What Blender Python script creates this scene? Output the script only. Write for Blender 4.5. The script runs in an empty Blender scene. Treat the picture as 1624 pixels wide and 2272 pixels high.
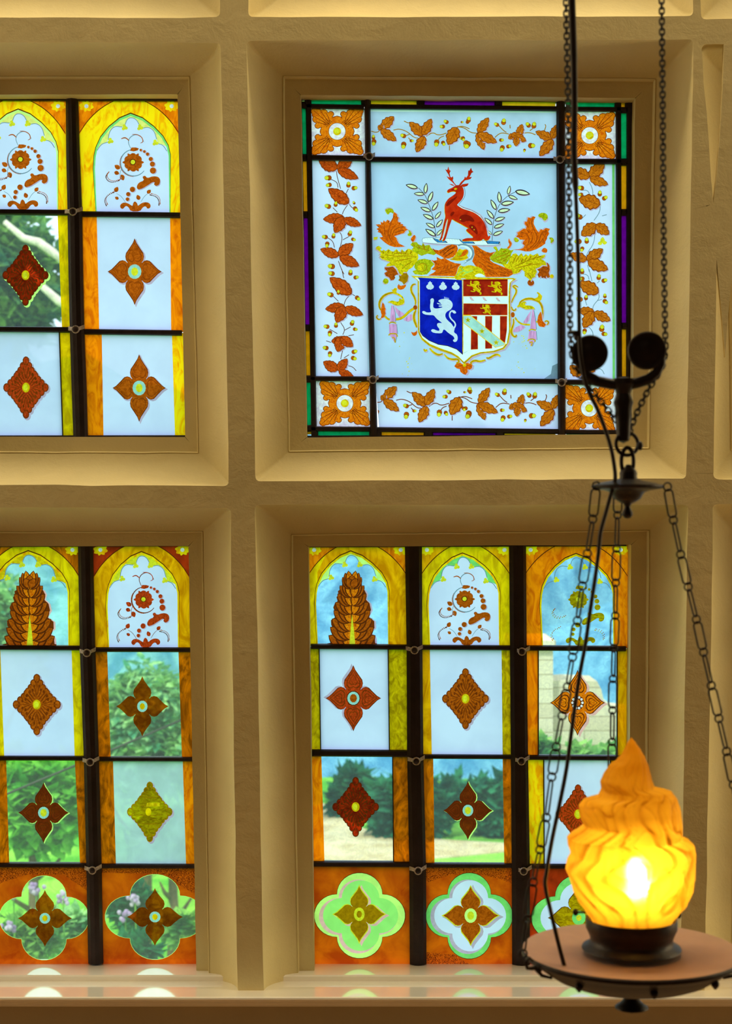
import bpy, bmesh, math, random
from mathutils import Vector, noise
from mathutils.geometry import delaunay_2d_cdt

scene = bpy.context.scene
COL = scene.collection
R = math.radians

# ------------------------------------------------------------------ camera, exposure, world, lights
F_PX = 3670.0                  # focal length in pixels of the 1624 x 2272 frame
EYE = Vector((0.0, -3.5, 1.6))
cam_data = bpy.data.cameras.new('camera')
cam_data.sensor_fit = 'HORIZONTAL'
cam_data.sensor_width = 36.0
cam_data.lens = 36.0 * F_PX / 1624.0
cam_data.dof.use_dof = True
cam_data.dof.focus_distance = 3.66
cam_data.dof.aperture_fstop = 10.0
cam = bpy.data.objects.new('camera', cam_data)
cam.location = EYE
cam.rotation_euler = (R(90), 0, 0)
COL.objects.link(cam)
scene.camera = cam

scene.view_settings.view_transform = 'Standard'
scene.view_settings.look = 'None'
scene.view_settings.gamma = 1.0
scene.view_settings.exposure = 0.0
scene.view_settings.use_curve_mapping = False

cy = scene.cycles
cy.max_bounces = 7
cy.diffuse_bounces = 4
cy.glossy_bounces = 3
cy.transmission_bounces = 5
cy.transparent_max_bounces = 10
cy.caustics_reflective = False
cy.caustics_refractive = False
cy.sample_clamp_indirect = 4.0
cy.use_denoising = True
try:
    cy.denoiser = 'OPENIMAGEDENOISE'
    cy.denoising_input_passes = 'RGB_ALBEDO_NORMAL'
except Exception:
    pass

def lin(c):
    out = []
    for v in c:
        v = v / 255.0
        out.append(v / 12.92 if v <= 0.04045 else ((v + 0.055) / 1.055) ** 2.4)
    return tuple(out)

world = bpy.data.worlds.new('overcast_sky')
scene.world = world
world.use_nodes = True
wn = world.node_tree.nodes
wl = world.node_tree.links
wn.clear()
w_out = wn.new('ShaderNodeOutputWorld')
w_bg = wn.new('ShaderNodeBackground')
w_bg.inputs['Strength'].default_value = 1.75
w_tc = wn.new('ShaderNodeTexCoord')
w_sep = wn.new('ShaderNodeSeparateXYZ')
w_ramp = wn.new('ShaderNodeValToRGB')
w_ramp.color_ramp.elements[0].position = 0.0
w_ramp.color_ramp.elements[0].color = (0.84, 0.94, 1.0, 1)
w_ramp.color_ramp.elements[1].position = 1.0
w_ramp.color_ramp.elements[1].color = (0.78, 0.90, 1.0, 1)
wl.new(w_tc.outputs['Generated'], w_sep.inputs[0])
wl.new(w_sep.outputs['Z'], w_ramp.inputs[0])
wl.new(w_ramp.outputs[0], w_bg.inputs['Color'])
wl.new(w_bg.outputs[0], w_out.inputs[0])

def area_light(name, loc, target, sx, sy, power, color):
    d = bpy.data.lights.new(name, 'AREA')
    d.shape = 'RECTANGLE'
    d.size = sx
    d.size_y = sy
    d.energy = power
    d.color = color
    o = bpy.data.objects.new(name, d)
    o.location = loc
    o.rotation_euler = (Vector(target) - Vector(loc)).to_track_quat('-Z', 'Y').to_euler()
    COL.objects.link(o)
    return o
# unseen warm fill added for the up-facing splays, high up near the window wall
area_light('ceiling_fill', (0.2, -0.42, 4.8), (0.2, -0.1, 0.0), 3.0, 0.4, 88, (1.0, 0.83, 0.50))
# unseen side fills added to brighten the splays, grazing along the window wall
area_light('side_fill', (-2.5, -0.30, 1.9), (0.0, -0.12, 1.7), 0.34, 2.8, 27, (1.0, 0.83, 0.48))
area_light('side_fill', (3.1, -0.30, 1.9), (0.5, -0.12, 1.7), 0.34, 2.8, 35, (1.0, 0.83, 0.48))
area_light('room_fill', (-0.5, -4.6, 4.6), (0.0, -1.0, 1.0), 2.0, 1.0, 3, (1.0, 0.82, 0.50))  # weak fill added deep in the room, no visible source
sun_data = bpy.data.lights.new('sun', 'SUN')
sun_data.energy = 3.0
sun_data.angle = R(3)
sun_data.color = (1.0, 0.96, 0.86)
sun = bpy.data.objects.new('sun', sun_data)
sun.rotation_euler = Vector((0.35, 0.62, -0.85)).to_track_quat('-Z', 'Y').to_euler()
COL.objects.link(sun)

# ------------------------------------------------------------------ placing helpers
def W(px, py, Y):
    """point seen at pixel (px, py) lying in the vertical plane y = Y"""
    d = Y - EYE.y
    return Vector(((px - 812.0) * d / F_PX, Y, EYE.z - (py - 1136.0) * d / F_PX))

GZ = -1.9                      # the garden outside lies lower than the room
def G(px, py, z=GZ):
    d = (EYE.z - z) * F_PX / (py - 1136.0)
    return Vector(((px - 812.0) * d / F_PX, d + EYE.y, z))

Y_FRONT, Y_ARRIS, Y_FILLET, Y_GLASS = 0.0, 0.100, 0.114, 0.162

# ------------------------------------------------------------------ materials
MATS = {}
def new_mat(name):
    m = bpy.data.materials.new(name)
    m.use_nodes = True
    m.node_tree.nodes.clear()
    MATS[name] = m
    return m, m.node_tree.nodes, m.node_tree.links

def ramp2(n, l, fac, c1, c2, p1=0.35, p2=0.65):
    r = n.new('ShaderNodeValToRGB')
    r.color_ramp.elements[0].position = p1
    r.color_ramp.elements[1].position = p2
    r.color_ramp.elements[0].color = (*c1, 1)
    r.color_ramp.elements[1].color = (*c2, 1)
    l.new(fac, r.inputs[0])
    return r.outputs[0]

def noise_fac(n, l, scale, detail=4, stretch=(1, 1, 1), distort=0.0, rough=0.55):
    g = n.new('ShaderNodeNewGeometry')
    mp = n.new('ShaderNodeMapping')
    mp.inputs['Scale'].default_value = stretch
    l.new(g.outputs['Position'], mp.inputs['Vector'])
    t = n.new('ShaderNodeTexNoise')
    t.inputs['Scale'].default_value = scale
    t.inputs['Detail'].default_value = detail
    t.inputs['Roughness'].default_value = rough
    t.inputs['Distortion'].default_value = distort
    l.new(mp.outputs[0], t.inputs['Vector'])
    return t.outputs['Fac']

def glass(name, c, t=0.9, var=0.15, scale=60, stretch=(1, 1, 1), distort=0.5, c2=None, clear=None, p=(0.35, 0.65)):
    """stained or enamelled glass: part of the light is scattered (t), the rest passes straight through, both tinted"""
    m, n, l = new_mat(name)
    o = n.new('ShaderNodeOutputMaterial')
    lo = lin(c)
    if c2 is not None:
        a, b = lin(c2), lo
    else:
        a = tuple(max(0, v * (1 - var)) for v in lo)
        b = tuple(min(1, v * (1 + var)) for v in lo)
    col = ramp2(n, l, noise_fac(n, l, scale, 4, stretch, distort), a, b, *p)
    tr = n.new('ShaderNodeBsdfTransparent')
    tl = n.new('ShaderNodeBsdfTranslucent')
    l.new(col, tl.inputs['Color'])
    l.new(col, tr.inputs['Color'])
    mx = n.new('ShaderNodeMixShader')
    mx.inputs[0].default_value = t
    l.new(tr.outputs[0], mx.inputs[1])
    l.new(tl.outputs[0], mx.inputs[2])
    l.new(mx.outputs[0], o.inputs[0])
    return m

def solid(name, c, rough=0.6, metal=0.0, var=0.0, scale=30, bump=0.0, bscale=60, spec=0.5, stretch=(1, 1, 1), raw=False):
    m, n, l = new_mat(name)
    o = n.new('ShaderNodeOutputMaterial')
    b = n.new('ShaderNodeBsdfPrincipled')
    lc = c if raw else lin(c)
    if var:
        col = ramp2(n, l, noise_fac(n, l, scale, 5, stretch), tuple(v * (1 - var) for v in lc), tuple(min(1, v * (1 + var)) for v in lc))
        l.new(col, b.inputs['Base Color'])
    else:
        b.inputs['Base Color'].default_value = (*lc, 1)
    b.inputs['Roughness'].default_value = rough
    b.inputs['Metallic'].default_value = metal
    b.inputs['Specular IOR Level'].default_value = spec
    if bump:
        bp = n.new('ShaderNodeBump')
        bp.inputs['Strength'].default_value = bump
        bp.inputs['Distance'].default_value = 0.004
        l.new(noise_fac(n, l, bscale, 6, stretch, 0.3, 0.65), bp.inputs['Height'])
        l.new(bp.outputs[0], b.inputs['Normal'])
    l.new(b.outputs[0], o.inputs[0])
    return m

# glass of the panes
glass('frosted', (205, 215, 252), 0.93, 0.06, 9, distort=0.2)
glass('frosted_main', (176, 203, 240), 0.93, 0.06, 9, distort=0.2)
glass('frosted_grey', (178, 200, 232), 0.93, 0.08, 14, distort=0.2)
glass('frosted_dirty', (188, 216, 224), 0.80, 0.08, 22)
m, n, l = new_mat('clear')
o = n.new('ShaderNodeOutputMaterial'); t = n.new('ShaderNodeBsdfTransparent')
t.inputs['Color'].default_value = (1, 1, 1, 1); l.new(t.outputs[0], o.inputs[0])
glass('clear_blue', (226, 246, 255), 0.08, 0.08, 70, (1, 1, 1), 2.0)
glass('clear_green', (228, 255, 226), 0.10, 0.08, 50, (1, 1, 1), 2.0)
glass('green_frost', (158, 226, 124), 0.85, 0.06, 30)
glass('pale_green', (200, 240, 130), 0.9, 0.1, 40)
glass('edge_green', (120, 205, 110), 0.9, 0.15, 50)
glass('amber', (255, 178, 6), 0.8, 0.2, 26, (1, 1, .45), 2.5, c2=(206, 124, 0))
glass('amber_bright', (255, 214, 12), 0.8, 0.1, 32, (1, 1, .4), 3.0, c2=(246, 150, 4), p=(.32, .55))
glass('amber_orange', (255, 140, 6), 0.8, 0.2, 34, (1, 1, .4), 3.0, c2=(214, 92, 4), p=(.32, .6))
glass('amber_brown', (232, 116, 4), 0.8, 0.2, 30, (1, 1, .5), 2.5, c2=(140, 68, 4))
glass('olive', (222, 184, 8), 0.85, 0.2, 60, (1, 1, .6), 1.5, c2=(158, 122, 4))
glass('yellow_green', (250, 210, 6), 0.85, 0.2, 45, (1, 1, .5), 1.5, c2=(204, 160, 6))
glass('rust_field', (216, 96, 10), 0.85, 0.2, 20, c2=(172, 58, 8))
glass('rust_field_red', (188, 54, 14), 0.85, 0.2, 24, c2=(130, 36, 10))
glass('squiggle', (214, 88, 14), 0.85, 0.2, 190, (1, 1, 1), 4.0, c2=(96, 30, 8), p=(.46, .54))
glass('strip_green', (10, 170, 98), 0.9, 0.15, 60)
glass('strip_orange', (245, 160, 12), 0.9, 0.1, 60)
glass('strip_yellow', (250, 200, 20), 0.9, 0.1, 60)
glass('strip_purple', (120, 6, 160), 0.9, 0.15, 60)
# enamel paints
glass('rust', (190, 88, 14), 0.85, 0.2, 90, (1, 1, 1), 2.0, c2=(146, 62, 6))
glass('rust_red', (204, 66, 20), 0.85, 0.2, 110, (1, 1, 1), 2.0, c2=(142, 42, 10))
glass('rust_dark', (120, 48, 8), 0.8, 0.2, 90)
glass('rust_clear', (186, 92, 12), 0.34, 0.2, 90, c2=(150, 66, 6))
glass('red_clear', (190, 50, 14), 0.5, 0.2, 110, c2=(120, 26, 8))
glass('hearts_dark', (140, 52, 16), 0.5, 0.2, 90)
glass('olive_paint', (206, 176, 10), 0.55, 0.2, 70, (1, 1, 2.0), 1.0, c2=(146, 110, 4))
glass('orange_leaf', (240, 136, 16), 0.85, 0.2, 120, (1, 1, 1), 2.5, c2=(200, 84, 6))
glass('oak_red', (214, 88, 20), 0.85, 0.2, 120, (1, 1, 1), 2.5, c2=(160, 50, 8))
glass('oak_brown', (214, 118, 20), 0.85, 0.2, 120, (1, 1, 1), 2.5, c2=(166, 78, 8))
glass('vein', (92, 38, 10), 0.8, 0.1, 60)
glass('black_line', (44, 30, 40), 0.8, 0.1, 60)
glass('grey_line', (112, 138, 158), 0.85, 0.1, 60)
glass('mauve', (186, 166, 196), 0.9, 0.1, 60)  # also paints the motifs' shadow image, shifted beside them
glass('pink_line', (232, 176, 178), 0.9, 0.1, 60)  # some motifs' shifted shadow image is painted in this too
glass('stag_red', (206, 48, 14), 0.85, 0.2, 60, c2=(170, 30, 8))
glass('stag_dark', (128, 22, 8), 0.8, 0.1, 60)
glass('nut_yellow', (214, 206, 40), 0.9, 0.15, 160)
glass('gold', (232, 200, 16), 0.9, 0.15, 130, c2=(190, 150, 6))
glass('gold_dark', (160, 112, 6), 0.85, 0.2, 120)
glass('mantle_yellow', (232, 206, 20), 0.88, 0.2, 110, (1, 1, 1), 3.0, c2=(168, 150, 6), p=(.38, .6))
glass('mantle_green', (196, 196, 24), 0.88, 0.2, 120, (1, 1, 1), 3.0, c2=(128, 136, 8))
glass('mantle_orange', (236, 112, 12), 0.88, 0.2, 110, (1, 1, 1), 2.5, c2=(186, 66, 6))
glass('mantle_brown', (190, 84, 12), 0.85, 0.2, 120, (1, 1, 1), 2.5, c2=(130, 50, 8))
glass('azure', (14, 34, 190), 0.9, 0.1, 40, c2=(8, 20, 150))
glass('gules', (176, 42, 14), 0.88, 0.2, 60, c2=(140, 22, 12))
glass('argent', (220, 238, 248), 0.95, 0.04, 60)
glass('lion_silver', (196, 214, 240), 0.95, 0.05, 90)
glass('teal_bend', (160, 206, 204), 0.9, 0.1, 80)
glass('wreath_blue', (40, 120, 190), 0.9, 0.25, 200)
glass('lilac', (206, 146, 204), 0.9, 0.25, 120, (2.5, 1, .3))
glass('leaf_pale', (214, 226, 190), 0.92, 0.1, 100)
glass('tracery', (226, 220, 120), 0.9, 0.1, 100)
glass('pane_white', (244, 240, 246), 0.95, 0.08, 120, c2=(214, 196, 220))
glass('bead_blue', (150, 200, 196), 0.9, 0.1, 160)

# plaster, paint, metal
solid('plaster', (0.66, 0.545, 0.28), 0.72, var=0.06, scale=5, bump=0.5, bscale=22, spec=0.25, raw=True)
solid('sill_paint', (0.92, 0.86, 0.78), 0.12, var=0.03, scale=6, bump=0.05, bscale=10, spec=0.55, raw=True)
solid('dado_paint', (0.46, 0.38, 0.25), 0.6, var=0.06, scale=5, bump=0.2, bscale=30, raw=True)
solid('room_wall', (0.20, 0.14, 0.08), 0.8, var=0.05, scale=2, raw=True)
solid('floor_wood', (0.42, 0.27, 0.15), 0.45, var=0.25, scale=6, stretch=(1, 8, 1), raw=True)
solid('lead', (0.030, 0.022, 0.032), 0.5, 0.3, var=0.2, scale=60, bump=0.3, bscale=200, raw=True)
solid('iron_bar', (0.028, 0.016, 0.020), 0.45, 0.3, var=0.25, scale=25, bump=0.3, bscale=120, raw=True)
solid('clip_metal', (0.62, 0.56, 0.54), 0.4, 0.3, var=0.3, scale=200, raw=True)
solid('bronze', (0.016, 0.008, 0.012), 0.42, 0.3, var=0.3, scale=40, bump=0.15, bscale=180, raw=True)
solid('dish_lit', (0.46, 0.27, 0.18), 0.55, 0.1, var=0.06, scale=20, raw=True)  # dish top, the flame's light included in its brown
solid('cable_black', (0.022, 0.012, 0.016), 0.5, raw=True)
sp_ = [x for x in MATS['sill_paint'].node_tree.nodes if x.type == 'BSDF_PRINCIPLED'][0]
sp_.inputs['Coat Weight'].default_value = 1.0
sp_.inputs['Coat Roughness'].default_value = 0.07
sp_.inputs['Coat IOR'].default_value = 1.7
# lamp glass
m, n, l = new_mat('flame_glass')
o = n.new('ShaderNodeOutputMaterial')
at = n.new('ShaderNodeAttribute'); at.attribute_name = 'groove_tint'      # deeper in colour along the grooves
tint = n.new('ShaderNodeMix'); tint.data_type = 'RGBA'
tint.inputs['A'].default_value = (1.0, 0.52, 0.022, 1); tint.inputs['B'].default_value = (0.66, 0.22, 0.004, 1)
l.new(at.outputs['Fac'], tint.inputs['Factor'])
tl = n.new('ShaderNodeBsdfTranslucent')
gl = n.new('ShaderNodeBsdfPrincipled')
gl.inputs['Base Color'].default_value = (0.72, 0.38, 0.05, 1)
gl.inputs['Roughness'].default_value = 0.35
rf = n.new('ShaderNodeBsdfRefraction')
rf.inputs['Color'].default_value = (1.0, 0.80, 0.34, 1)
rf.inputs['Roughness'].default_value = 0.72
rf.inputs['IOR'].default_value = 1.33
l.new(tint.outputs['Result'], tl.inputs['Color'])
m1 = n.new('ShaderNodeMixShader'); m1.inputs[0].default_value = 0.26
l.new(tl.outputs[0], m1.inputs[1]); l.new(rf.outputs[0], m1.inputs[2])
mx = n.new('ShaderNodeMixShader'); mx.inputs[0].default_value = 0.08
l.new(m1.outputs[0], mx.inputs[1]); l.new(gl.outputs[0], mx.inputs[2]); l.new(mx.outputs[0], o.inputs[0])
m, n, l = new_mat('bulb_glow')
o = n.new('ShaderNodeOutputMaterial'); e = n.new('ShaderNodeEmission')
e.inputs['Color'].default_value = (1.0, 0.84, 0.52, 1); e.inputs['Strength'].default_value = 78
l.new(e.outputs[0], o.inputs[0])
# garden
def leafmat(name, c1, c2, scale=3, tl_share=0.35):
    m, n, l = new_mat(name)
    o = n.new('ShaderNodeOutputMaterial')
    col = ramp2(n, l, noise_fac(n, l, scale, 5), lin(c1), lin(c2), 0.38, 0.62)
    d = n.new('ShaderNodeBsdfDiffuse'); t = n.new('ShaderNodeBsdfTranslucent')
    l.new(col, d.inputs[0]); l.new(col, t.inputs[0])
    x = n.new('ShaderNodeMixShader'); x.inputs[0].default_value = tl_share
    l.new(d.outputs[0], x.inputs[1]); l.new(t.outputs[0], x.inputs[2]); l.new(x.outputs[0], o.inputs[0])
leafmat('leaf_bright', (70, 160, 50), (150, 220, 90), 5)
leafmat('leaf_mid', (60, 130, 70), (160, 205, 100), 5)
leafmat('leaf_pale_aqua', (70, 150, 120), (190, 230, 160), 8)
leafmat('leaf_dark', (20, 84, 66), (56, 140, 90), 4)
leafmat('leaf_tree', (50, 110, 80), (140, 180, 70), 4)
leafmat('ivy_leaf', (70, 150, 80), (170, 215, 110), 6)
leafmat('flower_mauve', (190, 150, 210), (235, 220, 240), 8)
leafmat('lawn', (84, 160, 50), (150, 205, 76), 1.2, 0.0)
leafmat('hazy_wood', (70, 128, 158), (120, 176, 190), 1.6, 0.0)  # distance haze put into the woods' base colour
leafmat('sand_path', (196, 172, 124), (220, 200, 156), 4, 0.0)
solid('bark_pale', (224, 208, 180), 0.8, var=0.15, scale=20)
solid('bark', (110, 84, 60), 0.8, var=0.2, scale=20)
m, n, l = new_mat('garden_stone')
o = n.new('ShaderNodeOutputMaterial'); b = n.new('ShaderNodeBsdfDiffuse')
g = n.new('ShaderNodeNewGeometry'); mp = n.new('ShaderNodeMapping')
mp.inputs['Rotation'].default_value = (R(90), 0, 0)
bt = n.new('ShaderNodeTexBrick')
bt.inputs['Scale'].default_value = 3.6
bt.inputs['Color1'].default_value = (*lin((226, 212, 180)), 1)
bt.inputs['Color2'].default_value = (*lin((206, 188, 152)), 1)
bt.inputs['Mortar'].default_value = (*lin((170, 152, 120)), 1)
bt.inputs['Mortar Size'].default_value = 0.012
bt.inputs['Brick Width'].default_value = 1.3
bt.inputs['Row Height'].default_value = 0.3
l.new(g.outputs['Position'], mp.inputs[0]); l.new(mp.outputs[0], bt.inputs['Vector'])
l.new(bt.outputs[0], b.inputs[0]); l.new(b.outputs[0], o.inputs[0])

# ------------------------------------------------------------------ object helpers
def link(name, me, parent=None):
    o = bpy.data.objects.new(name, me)
    COL.objects.link(o)
    if parent is not None:
        o.parent = parent
        o.matrix_parent_inverse = parent.matrix_world.inverted()
    return o

def obj(name, bm, mat, parent=None, smooth=False, label=None, recalc=True, sharp=None):
    if recalc:
        bmesh.ops.recalc_face_normals(bm, faces=bm.faces[:])
    me = bpy.data.meshes.new(name)
    bm.to_mesh(me)
    bm.free()
    for mm in (mat if isinstance(mat, (list, tuple)) else [mat]):
        me.materials.append(MATS[mm])
    if smooth:
        me.shade_smooth()
        if sharp is not None:
            me.set_sharp_from_angle(angle=R(sharp))
    o = link(name, me, parent)
    if label:
        o['label'] = label
    return o

def empty(name, loc, label=None, cat=None, kind=None, group=None):
    o = bpy.data.objects.new(name, None)
    o.location = loc
    o.empty_display_size = 0.1
    COL.objects.link(o)
    bpy.context.view_layer.update()
    return tag(o, label, cat, kind, group)

def tag(o, label=None, cat=None, kind=None, group=None):
    if label: o['label'] = label
    if cat: o['category'] = cat
    if kind: o['kind'] = kind
    if group: o['group'] = group
    return o

def tube(bm, pts, r, seg=8, closed=False, caps=True):
    """round tube along 3-D points; r is a number or one number per point"""
    n = len(pts)
    rr = r if isinstance(r, (list, tuple)) else [r] * n
    rings = []
    prev = None
    for i, p in enumerate(pts):
        a = pts[(i - 1) % n] if (closed or i > 0) else p
        b = pts[(i + 1) % n] if (closed or i < n - 1) else p
        t = (Vector(b) - Vector(a)).normalized()
        if prev is None:
            up = Vector((0, 0, 1)) if abs(t.z) < 0.9 else Vector((0, 1, 0))
            u = t.cross(up).normalized()
        else:
            u = (prev - t * prev.dot(t)).normalized()
        prev = u
        v = t.cross(u)
        rings.append([bm.verts.new(Vector(p) + (u * math.cos(2 * math.pi * k / seg) + v * math.sin(2 * math.pi * k / seg)) * rr[i]) for k in range(seg)])
    m = n if closed else n - 1
    for i in range(m):
        A, B = rings[i], rings[(i + 1) % n]
        for k in range(seg):
            bm.faces.new((A[k], A[(k + 1) % seg], B[(k + 1) % seg], B[k]))
    if caps and not closed:
        bm.faces.new(rings[0]); bm.faces.new(rings[-1][::-1])

def lathe(bm, cx, cyy, prof, seg=64, lean=None):
    """prof: list of (radius, z); closed at radius 0"""
    rings = []
    for r, z in prof:
        if r < 1e-6:
            rings.append([bm.verts.new((cx, cyy, z))])
        else:
            rings.append([bm.verts.new((cx + r * math.cos(2 * math.pi * k / seg), cyy + r * math.sin(2 * math.pi * k / seg), z)) for k in range(seg)])
    for A, B in zip(rings[:-1], rings[1:]):
        for k in range(seg):
            k2 = (k + 1) % seg
            if len(A) == 1 and len(B) == 1: continue
            if len(A) == 1: bm.faces.new((A[0], B[k2], B[k]))
            elif len(B) == 1: bm.faces.new((A[k], A[k2], B[0]))
            else: bm.faces.new((A[k], A[k2], B[k2], B[k]))

def ball(bm, c, r, seg=20, sq=(1, 1, 1)):
    res = bmesh.ops.create_uvsphere(bm, u_segments=seg, v_segments=seg // 2 + 2, radius=1.0)
    for v in res['verts']:
        v.co = Vector((v.co.x * r * sq[0], v.co.y * r * sq[1], v.co.z * r * sq[2])) + Vector(c)

def box(bm, x0, x1, y0, y1, z0, z1):
    v = [bm.verts.new(p) for p in ((x0, y0, z0), (x1, y0, z0), (x1, y1, z0), (x0, y1, z0), (x0, y0, z1), (x1, y0, z1), (x1, y1, z1), (x0, y1, z1))]
    for f in ((0, 1, 2, 3), (4, 5, 6, 7), (0, 1, 5, 4), (1, 2, 6, 5), (2, 3, 7, 6), (3, 0, 4, 7)):
        bm.faces.new([v[i] for i in f])

def prism(bm, pts, y0, y1, inset=0.0):
    """pixel polygon (in the glass plane) extruded from y0 (room side) to y1, room face inset by `inset` pixels"""
    cx = sum(p[0] for p in pts) / len(pts); cyy = sum(p[1] for p in pts) / len(pts)
    hw = max(abs(p[0] - cx) for p in pts); hh = max(abs(p[1] - cyy) for p in pts)
    def P(p, y, ins):
        q = (cx + (p[0] - cx) * (1 - ins / max(hw, 1e-3)), cyy + (p[1] - cyy) * (1 - min(ins, 0 if hh > hw * 3 else ins) / max(hh, 1e-3)))
        if hw > hh * 3: q = (p[0], cyy + (p[1] - cyy) * (1 - ins / max(hh, 1e-3)))
        w = W(q[0], q[1], Y_GLASS)
        return Vector((w.x, y, w.z))
    mid = y0 + (y1 - y0) * 0.3
    f = [bm.verts.new(P(p, y0, inset)) for p in pts]
    a = [bm.verts.new(P(p, mid, 0)) for p in pts]
    b = [bm.verts.new(P(p, y1, 0)) for p in pts]
    n = len(pts)
    bm.faces.new(f); bm.faces.new(b)
    for i in range(n):
        j = (i + 1) % n
        bm.faces.new((f[i], f[j], a[j], a[i])); bm.faces.new((a[i], a[j], b[j], b[i]))

# ------------------------------------------------------------------ 2-D drawing helpers (pixels of the photograph frame, y down)
def chaikin(pts, it=1, closed=True):
    for _ in range(it):
        out = []
        n = len(pts)
        rng = range(n) if closed else range(n - 1)
        if not closed: out.append(pts[0])
        for i in rng:
            a, b = pts[i], pts[(i + 1) % n]
            out.append((a[0] * .75 + b[0] * .25, a[1] * .75 + b[1] * .25))
            out.append((a[0] * .25 + b[0] * .75, a[1] * .25 + b[1] * .75))
        if not closed: out.append(pts[-1])
        pts = out
    return pts

def crop(pts, ox, oy, s):
    return [(ox + x / s, oy + y / s) for x, y in pts]

def circ(cx, cyy, r, ry=None, n=14, rot=0):
    ry = r if ry is None else ry
    return [(cx + r * math.cos(rot + 2 * math.pi * k / n), cyy + ry * math.sin(rot + 2 * math.pi * k / n)) for k in range(n)]

def stroke(pts, w, taper=True, smooth=2):
    """brush stroke polygon around an open polyline"""
    p = chaikin(pts, smooth, False) if len(pts) > 2 else pts
    n = len(p)
    L, Rr = [], []
    for i in range(n):
        a = p[max(0, i - 1)]; b = p[min(n - 1, i + 1)]
        dx, dy = b[0] - a[0], b[1] - a[1]
        d = math.hypot(dx, dy) or 1
        t = i / (n - 1)
        k = (0.35 + 0.65 * math.sin(math.pi * min(1, max(0, 0.08 + 0.84 * t)))) if taper else 1.0
        nx, ny = -dy / d * w / 2 * k, dx / d * w / 2 * k
        L.append((p[i][0] + nx, p[i][1] + ny)); Rr.append((p[i][0] - nx, p[i][1] - ny))
    return L + Rr[::-1]

def leaf(base, tip, wr=0.3, lobes=0, n=9, depth=0.25):
    """pointed leaf outline; lobes > 0 gives oak-like scallops"""
    dx, dy = tip[0] - base[0], tip[1] - base[1]
    L = math.hypot(dx, dy)
    ux, uy = dx / L, dy / L
    vx, vy = -uy, ux
    if lobes: n = lobes * 4 + 1
    side = []
    for i in range(1, n):
        t = i / n
        w = wr * L * math.sin(math.pi * t ** 0.85) ** 0.75
        if lobes:
            w *= 1 - depth * (1 - abs(math.sin(math.pi * lobes * t))) * 1.3
        side.append((t, w))
    out = [base]
    for t, w in side: out.append((base[0] + ux * L * t + vx * w, base[1] + uy * L * t + vy * w))
    out.append(tip)
    for t, w in side[::-1]: out.append((base[0] + ux * L * t - vx * w, base[1] + uy * L * t - vy * w))
    return out

def lerp2(a, b, t): return (a[0] + (b[0] - a[0]) * t, a[1] + (b[1] - a[1]) * t)

def clip_poly(pts, quad):
    """Sutherland-Hodgman against a convex quad"""
    out = pts
    area = sum(quad[i][0] * quad[(i + 1) % len(quad)][1] - quad[(i + 1) % len(quad)][0] * quad[i][1] for i in range(len(quad)))
    sgn = 1 if area > 0 else -1
    for i in range(len(quad)):
        a, b = quad[i], quad[(i + 1) % len(quad)]
        def side(p): return sgn * ((b[0] - a[0]) * (p[1] - a[1]) - (b[1] - a[1]) * (p[0] - a[0]))
        res = []
        for j in range(len(out)):
            p, q = out[j], out[(j + 1) % len(out)]
            sp, sq = side(p), side(q)
            if sp >= 0: res.append(p)
            if (sp >= 0) != (sq >= 0):
                t = sp / (sp - sq)
                res.append(lerp2(p, q, t))
        out = res
        if not out: return []
    return out

PANE_T = 0.004
def pane(name, quad, base, layers, parent, label=None, y=None):
    """one piece of glass: a slab whose room side is divided among its paints (later layers lie over earlier ones)"""
    y = Y_GLASS if y is None else y
    polys = [(base, quad)]
    for mname, pts in layers:
        c = clip_poly(pts, quad)
        if len(c) >= 3: polys.append((mname, c))
    verts, faces = [], []
    cx = sum(p[0] for p in quad) / len(quad); cyy = sum(p[1] for p in quad) / len(quad)
    for _, pts in polys:
        a = sum(pts[i][0] * pts[(i + 1) % len(pts)][1] - pts[(i + 1) % len(pts)][0] * pts[i][1] for i in range(len(pts)))
        if a < 0: pts = pts[::-1]
        k = len(verts)
        verts += [Vector(((p[0] - cx) * 0.1, (p[1] - cyy) * 0.1)) for p in pts]
        faces.append(list(range(k, k + len(pts))))
    vo, eo, fo, ov, oe, of = delaunay_2d_cdt(verts, [], faces, 1, 1e-4)
    names = []
    me = bpy.data.meshes.new(name)
    V = []
    for v in vo:
        w = W(cx + v.x * 10, cyy + v.y * 10, Y_GLASS)
        V.append((w.x, y - PANE_T / 2, w.z))
    Fs, Mi = [], []
    for f, orig in zip(fo, of):
        if not orig: continue
        mname = polys[max(orig)][0]
        if mname not in names: names.append(mname)
        Fs.append(tuple(f)); Mi.append(names.index(mname))
    nb = len(V)
    q = [W(p[0], p[1], Y_GLASS) for p in quad]
    for w in q: V.append((w.x, y - PANE_T / 2, w.z))
    for w in q: V.append((w.x, y + PANE_T / 2, w.z))
    names.append('clear'); ci = len(names) - 1
    k = len(quad)
    Fs.append(tuple(nb + k + i for i in range(k))); Mi.append(ci)
    for i in range(k):
        j = (i + 1) % k
        Fs.append((nb + i, nb + j, nb + k + j, nb + k + i)); Mi.append(ci)
    me.from_pydata(V, [], Fs)
    for mm in names: me.materials.append(MATS[mm])
    me.polygons.foreach_set('material_index', Mi)
    me.update()
    o = link(name, me, parent)
    if label: o['label'] = label
    return o
# ------------------------------------------------------------------ room shell and the plastered mullions
def struct(name, bm, mat, label=None, **k):
    return tag(obj(name, bm, mat, None, label=label, **k), kind='structure')

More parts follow.
